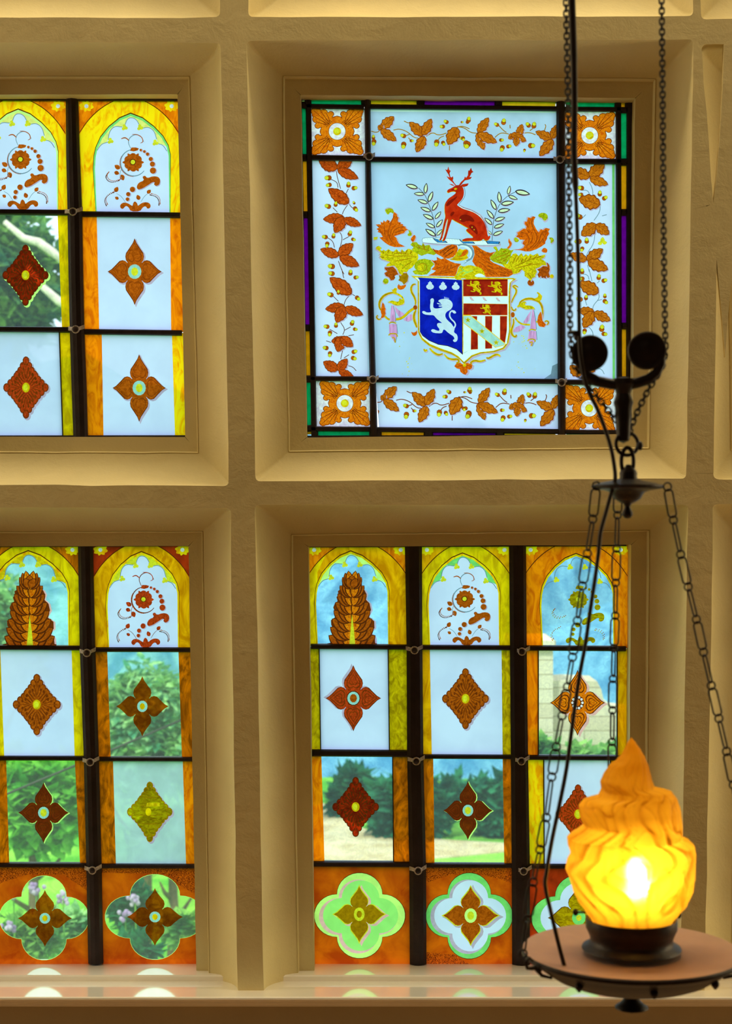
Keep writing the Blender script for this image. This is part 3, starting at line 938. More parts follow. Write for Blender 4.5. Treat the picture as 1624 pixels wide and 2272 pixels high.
# ------------------------------------------------------------------ glazing
def lp(a, b, t): return a + (b - a) * t
def cell(win, x_tl, x_tr, y_tl, y_tr, x_bl, x_br, y_bl, y_br, kind, inner=None, base='frosted', motif=(), strips=('amber', 'amber'), label=None, line=None):
    """one light of the window: a pane with (usually) a coloured strip each side"""
    E = 5        # edges of the glass are held in the lead
    if inner is None:
        q = [(x_tl - E, y_tl - E), (x_tr + E, y_tr - E), (x_br + E, y_br + E), (x_bl - E, y_bl + E)]
        return pane(kind, q, base, motif, win, label)
    a, b, c, d = inner     # left top, right top, left bottom, right bottom x of the pane
    def yt(x): return lp(y_tl, y_tr, (x - x_tl) / (x_tr - x_tl)) - E
    def yb(x): return lp(y_bl, y_br, (x - x_bl) / (x_br - x_bl)) + E
    o = pane(kind, [(a, yt(a)), (b, yt(b)), (d, yb(d)), (c, yb(c))], base, motif, win, label)
    pane('border_strip', [(x_tl - E, yt(x_tl)), (a, yt(a)), (c, yb(c)), (x_bl - E, yb(x_bl))], strips[0], [], win, STRIP_LABEL[strips[0]])
    pane('border_strip', [(b, yt(b)), (x_tr + E, yt(x_tr)), (x_br + E, yb(x_br)), (d, yb(d))], strips[1], [], win, STRIP_LABEL[strips[1]])
    if line is not None:
        for s in line:
            p0, p1 = ((a, yt(a)), (c, yb(c))) if s == 'L' else ((b, yt(b)), (d, yb(d)))
            bm = bmesh.new()
            prism(bm, [(p0[0] - 1.1, p0[1]), (p0[0] + 1.1, p0[1]), (p1[0] + 1.1, p1[1]), (p1[0] - 1.1, p1[1])], Y_GLASS - .004, Y_GLASS + .004)
            obj('lead_line', bm, 'lead', win)
    return o
STRIP_LABEL = {'amber': 'amber yellow glass strip', 'amber_bright': 'bright yellow streaky glass strip', 'amber_orange': 'streaky orange glass strip', 'amber_brown': 'brown amber glass strip',
               'olive': 'olive yellow glass strip', 'yellow_green': 'yellow-green glass strip'}

def lead(win, p0, p1, w, name='lead_bar', depth=.007, mat='lead'):
    """bar between two pixel points, w pixels wide"""
    bm = bmesh.new()
    dx, dy = p1[0] - p0[0], p1[1] - p0[1]
    L = math.hypot(dx, dy); nx, ny = -dy / L * w / 2, dx / L * w / 2
    prism(bm, [(p0[0] + nx, p0[1] + ny), (p1[0] + nx, p1[1] + ny), (p1[0] - nx, p1[1] - ny), (p0[0] - nx, p0[1] - ny)], Y_GLASS - depth, Y_GLASS + depth, w * .22)
    return obj(name, bm, mat, win)

def vbar(win, spec, name='glazing_bar', depth=.016):
    """upright iron bar: list of (y, x left, x right)"""
    bm = bmesh.new()
    rings = []
    for y, xl, xr in spec:
        w = xr - xl
        row = []
        for f, yy in ((0, Y_GLASS + .008), (0, Y_GLASS - depth * .45), (.22, Y_GLASS - depth * .8), (.52, Y_GLASS - depth), (.58, Y_GLASS - depth * .96), (.82, Y_GLASS - depth * .78), (1, Y_GLASS - depth * .4), (1, Y_GLASS + .008)):
            p = W(xl + w * f, y, Y_GLASS); row.append(bm.verts.new((p.x, yy, p.z)))
        rings.append(row)
    n = len(rings[0])
    for A, B in zip(rings[:-1], rings[1:]):
        for i in range(n): bm.faces.new((A[i], A[(i + 1) % n], B[(i + 1) % n], B[i]))
    bm.faces.new(rings[0]); bm.faces.new(rings[-1][::-1])
    return obj(name, bm, 'iron_bar', win)

def clip(win, x, y, w=34, rot=0.0, ring=True):
    """wire tie with its little boss where a lead is fastened to the upright bar"""
    bm = bmesh.new()
    d = Y_GLASS - .0185
    for s in (-1, 1):
        a = W(x + s * w * .5, y - s * rot - 3, Y_GLASS); b = W(x + s * w * .12, y + 1, Y_GLASS)
        p = [(a.x, Y_GLASS - .009, a.z + .005), (b.x, d, b.z + .004), (b.x, d, b.z - .004), (a.x, Y_GLASS - .009, a.z - .004)]
        f = [bm.verts.new(q) for q in p]; g = [bm.verts.new((q[0], q[1] + .0015, q[2])) for q in p]
        bm.faces.new(f); bm.faces.new(g[::-1])
        for i in range(4): bm.faces.new((f[i], f[(i + 1) % 4], g[(i + 1) % 4], g[i]))
    c = W(x, y + 2, Y_GLASS)
    tube(bm, [Vector((c.x + .0075 * math.cos(t), d - .001, c.z + .0075 * math.sin(t))) for t in [i * math.pi / 6 for i in range(12)]], .0017, 6, True)
    o = obj('tie_clip', bm, 'clip_metal', win, smooth=True, sharp=40, label='light grey metal tie clip')
    bm = bmesh.new(); ball(bm, (c.x, d - .001, c.z), .0055, 12, (1, .6, 1))
    obj('boss', bm, 'iron_bar', o, smooth=True)
    return o

def window(n, key, label):
    sp = SPEC[key]
    c = W((sp['G'][0][0] + sp['G'][1][0]) / 2, min(2145, sp['G'][3][1]), Y_GLASS)
    o = empty('window_%d' % n, c, label, None, 'structure')
    return o
# ================= window 1: upper left ==================
w1 = window(1, 'w1', 'upper left leaded window with scroll arches and amber edged panes')
def rows(y): pass
# column B (the one beside the mullion)
q = [(175, 221), (398, 221), (403, 473), (181, 471)]
cell(w1, 177, 395, 222, 224, 183, 401, 470, 472, 'arched_pane', base='amber_bright', label='bright yellow arched pane with scroll and bead ornament',
     motif=arch_layers(211, 376, 258, 475, q, 'frosted', 'amber_orange', 'tracery', 'edge_green') + scroll_layers(211, 376, 258, 468))
cell(w1, 183, 399, 483, 484, 187, 403, 730, 732, 'frosted_pane', (215, 377.5, 220.5, 380), motif=flower(299, 603, 60, 74), strips=('amber_orange', 'amber_orange'), label='frosted pane with brown four-petalled flower, middle row')
cell(w1, 189, 403, 742, 744, 197, 409, 965, 966, 'frosted_pane', (226, 381.5, 230, 388.5), motif=flower(309, 861, 59, 75), strips=('amber_orange', 'amber_bright'), label='frosted pane with brown four-petalled flower, bottom row')
# column A
q = [(-72, 221), (146, 221), (152, 468), (-66, 465)]
cell(w1, -70, 144, 222, 222, -66, 150, 466, 468, 'arched_pane', base='amber_bright', label='bright yellow arched pane with scroll and bead ornament',
     motif=arch_layers(-39, 127, 249, 470, q, 'frosted', 'amber_orange', 'tracery', 'pale_green') + scroll_layers(-39, 127, 250, 464))
cell(w1, -66, 151, 479, 479, -62, 155, 726, 728, 'clear_pane', (-20, 128, -18, 138), base='clear_blue', motif=diamond(57, 611, 51, 68, 'clear'), strips=('amber', 'yellow_green'), label='clear pane with red acanthus lozenge')
cell(w1, -62, 157, 738, 739, -56, 163, 965, 966, 'frosted_pane', (-24, 132, -20, 140), motif=diamond(58, 860, 50, 69, 'red'), strips=('amber', 'yellow_green'), line='R', label='frosted pane with scarlet acanthus lozenge')
# column further left, outside the frame
for (y0, y1, st) in ((222, 464, 'amber_bright'), (477, 724, 'amber'), (736, 965, 'amber')):
    cell(w1, -305, -100, y0, y0, -302, -96, y1, y1, 'frosted_pane', (-270, -135, -268, -130), motif=flower(-202, (y0 + y1) / 2, 58, 72), strips=(st, st))
vbar(w1, [(212, 147, 174), (345, 148, 178), (470, 151, 183), (600, 153, 185), (735, 156, 188), (860, 160, 193), (972, 164, 196)])
vbar(w1, [(212, -100, -70), (972, -96, -60)])
for a, b, c, d in ((-308, 468, 152, 472), (178, 475, 400, 478), (-308, 728, 158, 732), (186, 736, 404, 739)):
    lead(w1, (a, b), (c, d), 12.5)
lead(w1, (-306, 221), (394, 223), 5); lead(w1, (-300, 969), (411, 968), 5)
clip(w1, 165, 471, 40, 3); clip(w1, 171, 731, 36, 2)

# ================= window 3: lower left ==================
w3 = window(3, 'w3', 'lower left leaded window showing the green garden through its clear panes')
q = [(206, 1205), (422, 1205), (424, 1442), (212, 1440)]
cell(w3, 208, 419, 1213, 1211, 213, 422.5, 1432, 1435.5, 'arched_pane', base='amber', label='amber orange arched pane with scroll and bead ornament',
     motif=arch_layers(239, 395, 1230, 1442, q, 'frosted', 'rust_field_red', 'nut_yellow', 'amber_bright') + scroll_layers(239, 395, 1230, 1435, 'rust_red', 'rust_dark'))
cell(w3, 214, 423, 1446, 1447, 218, 427, 1677, 1679, 'clear_pane', (238, 396, 246, 404), base='clear_green', motif=flower(316, 1567, 58, 67, 'clear'), strips=('amber_brown', 'amber_brown'), label='clear pane with olive brown flower over garden foliage')
cell(w3, 221, 428, 1688, 1689, 225, 431.5, 1914, 1915.5, 'frosted_pane', (251, 405.5, 257.5, 413), base='frosted_dirty', motif=diamond(332.5, 1801, 50, 67, 'olive'), strips=('amber_brown', 'amber_orange'), label='pale weathered pane with olive acanthus lozenge')
cell(w3, 226, 432, 1926, 1926, 231, 436, 2139, 2139, 'quatrefoil_pane', base='rust_field', motif=[('squiggle', [(225, 1920), (436, 1920), (436, 1985), (390, 1960), (330, 1938), (225, 1936)])] + quatre_layers(344, 2034, 110, 94, 'clear_green', 62, 64, 'clear'), label='rust coloured pane with a clear quatrefoil and brown flower')
q = [(-40, 1205), (178, 1205), (184, 1438), (-34, 1436)]
cell(w3, -38, 173.5, 1215, 1214, -32, 178.5, 1431, 1432, 'arched_pane', base='yellow_green', label='yellow-green arched pane with a brown acanthus leaf',
     motif=arch_layers(-19, 152, 1228, 1440, q, 'clear_green', 'amber_brown', 'gold', 'amber_bright') + acanthus_layers(-19, 152, 1228, 1436))
cell(w3, -32, 181, 1443, 1443, -28, 187, 1676, 1677, 'frosted_pane', (1, 159, 10, 166), motif=diamond(82, 1563, 53, 68, 'orange'), strips=('yellow_green', 'yellow_green'), label='frosted pane with orange-brown acanthus lozenge')
cell(w3, -28, 187, 1687, 1687, -24, 192, 1912, 1913, 'clear_pane', (14, 166, 21, 178), base='clear_green', motif=flower(97, 1803, 56, 67, 'hearts_dark'), strips=('amber_brown', 'amber_brown'), label='clear pane with dark red heart-petalled flower over garden leaves')
cell(w3, -24, 193, 1924, 1924, -20, 199, 2138, 2138, 'quatrefoil_pane', base='rust_field', motif=[('squiggle', [(-24, 1920), (193, 1920), (193, 1975), (140, 1940), (60, 1940), (0, 1960), (-24, 1990)])] + quatre_layers(98, 2036, 99, 93, 'clear_green', 60, 63, 'clear', fcx=100, fcy=2037), label='rust coloured pane with a clear quatrefoil and brown flower')
for (y0, y1, st) in ((1215, 1430, 'amber'), (1442, 1675, 'yellow_green'), (1686, 1911, 'amber_brown'), (1923, 2138, 'rust_field')):
    if st == 'rust_field':
        cell(w3, -300, -62, y0, y0, -298, -56, y1, y1, 'quatrefoil_pane', base=st, motif=quatre_layers(-180, 2036, 105, 92, 'frosted', 60, 62, 'gilt'))
    else:
        cell(w3, -300, -66, y0, y0, -298, -60, y1, y1, 'frosted_pane', (-265, -105, -262, -100), motif=flower(-184, (y0 + y1) / 2, 56, 66), strips=(st, st))
vbar(w3, [(1208, 174, 207), (1435, 178, 212), (1680, 187, 220), (1915, 192.5, 226), (2136, 197, 230)])
vbar(w3, [(1208, -66, -36), (2136, -58, -24)])
for a, b, c, d, w in ((-300, 1434, 180, 1437.5, 11), (210, 1441, 424, 1441.5, 11), (-300, 1681, 190, 1682, 11), (218, 1683.5, 428, 1684, 10.5), (-300, 1918, 194, 1919, 10.5), (224, 1920.5, 432, 1921, 10.5)):
    lead(w3, (a, b), (c, d), w)
lead(w3, (-300, 1213), (418, 1210), 4); lead(w3, (-290, 2141), (436, 2141), 4)
clip(w3, 196, 1445, 36, 2); clip(w3, 203, 1686, 37, 2); clip(w3, 208, 1925, 38, 2)

# ================= window 4: lower right ==================
w4 = window(4, 'w4', 'lower right leaded window of three tall lights partly behind the hanging lamp')
q = [(680, 1205), (906, 1205), (908, 1436), (684, 1436)]
cell(w4, 686, 898, 1214, 1214, 692, 902, 1428, 1430, 'arched_pane', base='amber', label='amber arched pane with a tall brown acanthus leaf',
     motif=[('yellow_green', [(684, 1206), (735, 1206), (704, 1270), (708, 1436), (684, 1436)])] + arch_layers(701.5, 861, 1228.5, 1436, q, 'clear_blue', 'amber_orange', 'pale_green', 'yellow_green') + acanthus_layers(701.5, 861, 1228.5, 1434, 'mauve'))
cell(w4, 693, 903, 1440, 1441, 694, 904, 1661, 1664, 'frosted_pane', (708, 861, 711.5, 864), motif=flower(784, 1549, 61.5, 73.5, 'hearts'), strips=('olive', 'olive'), line='LR', label='frosted pane with red heart-petalled flower')
cell(w4, 694.5, 907, 1679, 1680, 697, 909, 1909, 1911, 'clear_pane', (713, 871, 720, 873), base='clear_blue', motif=diamond(789, 1790, 51.5, 66.5, 'plain'), strips=('amber_orange', 'amber_brown'), line='R', label='clear pane with dark red acanthus lozenge over hedge and path')
cell(w4, 698, 910, 1923, 1925, 699, 910, 2138, 2138, 'quatrefoil_pane', base='rust_field', motif=quatre_layers(798, 2031, 100.5, 94.5, 'green_frost', 60, 66, 'gilt', 'pale_green', 'pink_line', 797, 2028), label='light rust pane with a pale green quatrefoil')
q = [(930, 1205), (1136, 1205), (1138, 1438), (934, 1438)]
cell(w4, 936, 1130, 1213, 1212, 937, 1132, 1430, 1431.5, 'arched_pane', base='yellow_green', label='yellow arched pane with scroll and bead ornament',
     motif=arch_layers(951, 1107, 1233, 1438, q, 'frosted', 'amber', 'edge_green', 'amber_bright') + scroll_layers(951, 1107, 1233, 1430))
cell(w4, 937.5, 1132, 1442, 1443, 939, 1134, 1672, 1674, 'frosted_pane', (953.5, 1112.5, 958, 1115), motif=diamond(1032.5, 1550, 51.5, 67.5, 'orange'), strips=('amber', 'olive'), label='frosted pane with orange-brown acanthus lozenge')
cell(w4, 941, 1134, 1684, 1684.5, 944, 1136, 1913, 1915, 'clear_pane', (961, 1115, 964, 1118.5), base='clear_blue', motif=flower(1038, 1798, 54.5, 65, 'hearts_dark'), strips=('amber_brown', 'amber_brown'), label='clear pane with brown heart-petalled flower over dark hedge')
cell(w4, 945, 1136, 1925, 1926, 946, 1137, 2138, 2138, 'quatrefoil_pane', base='rust_field', motif=[('squiggle', [(940, 1918), (1140, 1918), (1140, 1962), (1110, 1950), (1060, 1938), (1000, 1940), (940, 1960)]), ('squiggle', [(946, 2112), (1010, 2118), (1050, 2145), (940, 2145)])] + quatre_layers(1041, 2031.5, 96, 95, 'frosted', 65, 68, 'gilt2', 'edge_green', 'mauve', 1044, 2031), label='rust pane with a white quatrefoil edged in green')
q = [(1160, 1205), (1394, 1205), (1394, 1440), (1164, 1438)]
cell(w4, 1166, 1388, 1212, 1211, 1167, 1389, 1431.5, 1433, 'arched_pane', base='amber_orange', label='orange arched pane with faint scroll ornament',
     motif=arch_layers(1201, 1360.5, 1234, 1440, q, 'clear_blue', 'amber_orange', 'clear_blue', 'yellow_green') + scroll_layers(1201, 1360.5, 1234, 1431, 'olive_paint', 'grey_line', True))
cell(w4, 1168, 1389, 1444, 1445, 1170, 1390, 1675, 1677, 'clear_pane', (1194, 1369, 1194, 1369), base='clear_blue', motif=flower(1281, 1559, 61, 73, 'hearts_ornate'), strips=('amber_orange', 'amber'), line='LR', label='clear pane with ornate orange heart-petalled flower over stone wall')
cell(w4, 1171, 1390, 1686, 1687, 1174, 1392, 1916, 1917, 'frosted_pane', (1206, 1354, 1207, 1356), motif=diamond(1282, 1806, 49, 66, 'red'), strips=('amber_bright', 'amber_orange'), line='LR', label='frosted pane with scarlet acanthus lozenge half hidden by the flame')
cell(w4, 1175, 1392, 1927, 1928, 1176, 1394, 2138, 2138, 'quatrefoil_pane', base='rust_field_red', motif=quatre_layers(1284, 2036, 105, 95, 'frosted', 69, 74, 'olive', 'edge_green', None), label='deep red pane with a white quatrefoil and olive flower')
vbar(w4, [(1206, 898, 936), (1436, 902, 937), (1671, 903, 939), (1920, 908, 945), (2137, 909, 946)])
vbar(w4, [(1206, 1129, 1166.5), (1437, 1131, 1168), (1676, 1133, 1171), (1920, 1135, 1175), (2138, 1136, 1175)])
for a, b, c, d, w in ((690, 1434, 903, 1435.5, 12), (936, 1436, 1133, 1437, 11.5), (1166, 1437.5, 1388, 1439, 12), (692, 1670, 905, 1671.5, 16), (936, 1678, 1134, 1679, 10.5), (1168, 1680, 1389, 1681.5, 11.5),
                      (696, 1916, 910, 1917.5, 12.5), (942, 1919, 1137, 1920, 10.5), (1172, 1921, 1392, 1922, 11)):
    lead(w4, (a, b), (c, d), w)
lead(w4, (686, 1213), (1389, 1210), 3.5); lead(w4, (697, 2141), (1394, 2141), 4)
for x, y in ((919, 1439), (1156, 1442), (923, 1684), (1155, 1684), (927, 1926), (1160, 1927)):
    clip(w4, x, y, 38, 2)

# ================= window 2: the armorial window ==================
w2 = window(2, 'w2', 'upper right armorial window with a red stag above a blue and red shield')
def c3(p): return crop(p, 640, 200, 4.06)
def c4(p): return crop(p, 1020, 200, 3.867)
def c6(p): return crop(p, 640, 600, 4.06)
def c7(p): return crop(p, 1180, 600, 3.867)

def oak(b, t, wr=.34, mat='oak_brown', lobes=4, ghost=True, depth=.2):
    L = []
    if ghost: L.append(('mauve', [(x + 1.8, y + 1.6) for x, y in leaf(b, t, wr * 1.05, lobes, depth=depth)]))  # leaf's shadow image painted slightly to one side
    L.append(('rust_dark', leaf(b, t, wr, lobes, depth=depth)))
    b2, t2 = lerp2(b, t, .03), lerp2(b, t, .97)
    L.append((mat, leaf(b2, t2, wr * .9, lobes, depth=depth)))
    L.append(('vein', stroke([b, t2], 1.2)))
    for f in (.25, .45, .65):
        c = lerp2(b, t, f); e = lerp2(b, t, min(1, f + .2))
        dx, dy = t[0] - b[0], t[1] - b[1]
        for s in (-1, 1):
            L.append(('vein', stroke([c, (e[0] - s * dy * wr * .55, e[1] + s * dx * wr * .55)], .8)))
    return L

def acorn(x, y, a, s=1.0):
    """cap plus nut pointing along angle a (degrees, 0 = right, 90 = down)"""
    t = R(a); ux, uy = math.cos(t), math.sin(t)
    r = 4.6 * s
    return [('vein', circ(x, y, r * 1.12, n=10)), ('rust', circ(x, y, r, n=10)), ('vein', circ(x + ux * 4 * s, y + uy * 4 * s, r * .95, n=10)),
            ('nut_yellow', circ(x + ux * 4.2 * s, y + uy * 4.2 * s, r * .8, n=10)), ('nut_yellow', [(x + ux * 10 * s, y + uy * 10 * s), (x + ux * 5 * s - uy * 2.4 * s, y + uy * 5 * s + ux * 2.4 * s), (x + ux * 5 * s + uy * 2.4 * s, y + uy * 5 * s - ux * 2.4 * s)])]

def twig(pts, w=1.5, m='vein'): return [(m, stroke(pts, w, False))]

# --- vertical border, left
Lb = []
for p in ([(430, 720), (440, 790), (470, 890)], [(545, 1020), (500, 1080), (485, 1120)], [(445, 1260), (490, 1320), (465, 1420)], [(450, 1540), (475, 1610), (500, 1660)], [(370, 800), (440, 830), (445, 880)], [(590, 1070), (560, 1050), (545, 1020)], [(400, 1060), (440, 1100)], [(350, 1330), (400, 1360), (415, 1420)], [(545, 1320), (490, 1350)], [(540, 890), (520, 930)]):
    Lb += twig(c3(p))
for p in ([(480, -10), (498, 70)], [(565, 215), (515, 260), (498, 320)], [(470, 470), (510, 530), (490, 580)], [(495, 690), (470, 800)], [(400, 230), (450, 280)], [(600, 230), (570, 215)], [(370, 530), (440, 570)], [(560, 510), (505, 540)], [(540, 590), (590, 580)], [(340, 635), (385, 650)], [(540, 860), (580, 870), (610, 905)], [(545, 760), (500, 790)]):
    Lb += twig(c6(p))
for b, t, w in (((440, 712), (270, 625), .34), ((438, 712), (575, 625), .33), ((440, 715), (630, 798), .24), ((545, 1022), (357, 888), .27), ((505, 1150), (310, 1165), .26), ((500, 1140), (415, 1288), .34), ((495, 1158), (656, 1222), .25), ((455, 1495), (286, 1432), .27), ((450, 1492), (583, 1382), .32), ((458, 1500), (637, 1585), .27)):
    Lb += oak(*c3([b, t]), w, 'oak_red', 5, depth=.12)
for b, t, w in (((570, 215), (370, 65), .27), ((510, 325), (330, 350), .27), ((505, 320), (430, 472), .35), ((505, 335), (672, 402), .26), ((495, 630), (385, 640), .40), ((490, 590), (440, 735), .38), ((470, 600), (582, 688), .34), ((445, 900), (312, 822), .34), ((445, 905), (530, 795), .33), ((450, 905), (590, 965), .26)):
    Lb += oak(*c6([b, t]), w, 'oak_red', 5, depth=.12)
for x, y, a, s in ((365, 792, 180, 1.2), (370, 855, 170, 1), (540, 860, -85, 1), (588, 885, -10, 1), (362, 1050, 200, 1.1), (425, 1035, -80, .9), (600, 1068, 50, 1), (592, 1020, -120, .6), (335, 1325, 190, 1), (405, 1320, -80, .9), (350, 1385, 100, 1), (552, 1298, -70, 1), (580, 1345, 20, .8), (395, 1590, 190, 1.2)):
    Lb += acorn(*c3([(x, y)])[0], a, s)
for x, y, a, s in ((395, 30, 190, 1.1), (558, 28, -85, 1), (603, 65, -10, .9), (385, 222, 200, 1.1), (450, 205, -90, .8), (618, 247, 40, 1), (350, 508, 190, 1), (428, 500, -90, .9), (374, 562, 100, 1), (572, 480, -70, 1), (596, 530, 10, .8), (342, 700, 190, 1), (375, 748, 100, 1), (588, 735, -20, 1), (582, 790, 20, 1)):
    Lb += acorn(*c6([(x, y)])[0], a, s)
Q = [(689, 356), (812, 359), (822, 840), (700, 838)]
pane('oak_leaf_pane', Q, 'frosted_grey', [('frosted', [(694, 350), (808, 350), (816, 845), (704, 845)])] + Lb, w2, 'tall frosted border pane painted with red oak leaves and acorns')
# --- vertical border, right
Rb = []
for p in ([(1110, 790), (1140, 850), (1140, 930)], [(1205, 990), (1200, 1050), (1150, 1120)], [(1160, 1215), (1150, 1320), (1090, 1400), (1085, 1450)], [(1095, 1500), (1110, 1560)], [(1040, 860), (1100, 860), (1120, 920)], [(1180, 930), (1200, 950)], [(1040, 1110), (1080, 1070)], [(1220, 1080), (1260, 1070)]):
    Rb += twig(c4(p), 1.5, 'grey_line')
for p in ([(490, -10), (515, 95)], [(570, 190), (580, 240), (525, 300), (520, 345)], [(480, 480), (520, 520), (525, 570)], [(430, 30), (480, 40), (490, 80)], [(560, 110), (580, 90)], [(455, 250), (470, 300)], [(600, 250), (560, 260)], [(560, 840), (600, 850), (620, 890)]):
    Rb += twig(c7(p), 1.5, 'grey_line')
for b, t, w in (((1115, 750), (960, 680), .32), ((1110, 745), (1240, 630), .34), ((1112, 755), (1272, 812), .27), ((1205, 985), (1018, 930), .36), ((1172, 1150), (1040, 1250), .36), ((1168, 1150), (1280, 1240), .36), ((1090, 1460), (940, 1405), .3), ((1088, 1462), (1228, 1362), .3), ((1095, 1468), (1272, 1542), .3)):
    Rb += oak(*c4([b, t]), w, 'oak_brown', 4)
for b, t, w in (((572, 195), (398, 100), .32), ((535, 355), (385, 345), .28), ((525, 350), (440, 495), .34), ((528, 360), (674, 432), .3), ((420, 905), (325, 815), .4), ((540, 870), (440, 800), .3)):
    Rb += oak(*c7([b, t]), w, 'oak_brown', 4)
for x, y, a, s in ((1045, 842, 190, 1.1), (1042, 898, 180, .9), (1200, 895, -85, 1), (1238, 930, -30, 1), (1030, 1090, 210, 1.2), (1022, 1300, 180, 1.2), (1088, 1300, -90, 1), (1050, 1360, 110, .9)):
    Rb += acorn(*c4([(x, y)])[0], a, s)
for x, y, a in ((1205, 1320, 180), (1225, 1285, -90), (1240, 1310, 0)):
    Rb.append(('nut_yellow', leaf(c4([(1222, 1310)])[0], (c4([(x, y)])[0][0] + 6 * math.cos(R(a)), c4([(x, y)])[0][1] + 6 * math.sin(R(a))), .4)))
for x, y, a, s in ((430, 15, -90, 1), (432, 72, 180, 1), (572, 65, -80, 1), (615, 90, -20, 1), (415, 250, 200, 1.1), (463, 240, -80, .9), (625, 225, -90, .8), (625, 265, 40, 1), (452, 518, 100, 1), (598, 505, -80, 1.2), (615, 545, 10, 1)):
    Rb += acorn(*c7([(x, y)])[0], a, s)
Q = [(1252, 361), (1368, 362), (1370, 845), (1254, 844)]
pane('oak_leaf_pane', Q, 'frosted_grey', [('edge_green', [(1358, 360), (1363, 360), (1364, 845), (1359, 845)]), ('frosted', [(1252, 361), (1357, 361), (1358, 845), (1254, 845)])] + Rb, w2, 'tall frosted border pane painted with brown oak leaves, behind the chain')

# --- horizontal borders
def hborder(dx, dy, m, lin_, nut_s=1.0):
    def T3(p): return [(x + dx, y + dy) for x, y in c3(p)]
    def T4(p): return [(x + dx * .3, y + dy) for x, y in c4(p)]
    H = []
    for p in ([(745, 372), (795, 385), (830, 362)], [(945, 362), (1000, 350), (1070, 375), (1130, 430), (1175, 435)], [(1240, 418), (1300, 380), (1350, 412), (1425, 388)], [(1520, 335), (1570, 325), (1630, 350)], [(1050, 415), (1090, 400)], [(1100, 455), (1080, 430)], [(1340, 470), (1360, 430), (1400, 415)], [(1040, 280), (1080, 300), (1095, 290)], [(1450, 490), (1450, 545)]):
        H += twig(T3(p), 2.0, lin_)
    for p in ([(-20, 315), (40, 325), (90, 365), (145, 372)], [(300, 408), (350, 365), (420, 378)], [(550, 370), (600, 365), (650, 385)], [(330, 300), (370, 345), (400, 365)], [(640, 320), (600, 350)], [(725, 350), (740, 310), (730, 295)], [(430, 300), (432, 330)]):
        H += twig(T4(p), 2.0, lin_)
    for b, t, w in (((835, 345), (950, 238), .32), ((850, 355), (806, 320), .6), ((830, 355), (972, 460), .27), ((1215, 412), (1088, 288), .29), ((1210, 408), (1288, 258), .29), ((1225, 415), (1150, 562), .31), ((1520, 335), (1435, 495), .36)):
        H += oak(*T3([b, t]), w, m, 4, ghost=True)
    for b, t, w in (((155, 372), (248, 236), .27), ((150, 365), (208, 515), .27), ((150, 372), (320, 452), .25), ((500, 400), (535, 292), .32), ((470, 380), (415, 420), .45), ((440, 375), (570, 440), .3), ((490, 400), (480, 485), .4), ((800, 425), (648, 355), .26), ((790, 420), (835, 295), .3), ((800, 425), (682, 568), .28)):
        H += oak(*T4([b, t]), w, m, 4, ghost=True)
    for x, y, a, s in ((770, 465, 100, 1.1), (765, 432, -90, .8), (1040, 415, 200, 1), (1038, 490, 100, 1.2), (1105, 458, 0, .7), (1425, 290, 210, .9), (1392, 330, 180, .9), (1335, 470, 100, 1.2), (1392, 475, 60, .9), (1572, 435, 180, .9), (1600, 480, 100, 1.3), (1560, 290, 0, .5), (1612, 290, -60, .8)):
        H += acorn(*T3([(x, y)])[0], a, s * nut_s)
    for x, y, a, s in ((70, 465, 120, 1.3), (320, 300, 210, .9), (375, 280, -80, 1.1), (352, 430, 0, .8), (365, 495, 110, 1.1), (415, 485, -10, .9), (590, 305, 230, 1), (635, 310, -80, 1.1), (608, 478, 0, 1.2), (555, 515, 100, .6), (25, 415, 60, .8), (75, 262, -80, 1)):
        H += acorn(*T4([(x, y)])[0], a, s * nut_s)
    return H
pane('oak_leaf_pane', [(819, 238), (1236, 240), (1236, 356), (821, 354)], 'frosted_grey', [('argent', [(822, 244), (1232, 248), (1232, 251), (822, 248)])] + hborder(0, 0, 'oak_brown', 'gold_dark'), w2, 'frosted border pane across the top painted with oak leaves')
pane('oak_leaf_pane', [(833, 845), (1240, 849), (1240, 958), (841, 951)], 'frosted', hborder(6, 599, 'oak_brown', 'rust_dark'), w2, 'frosted border pane across the bottom painted with oak leaves')

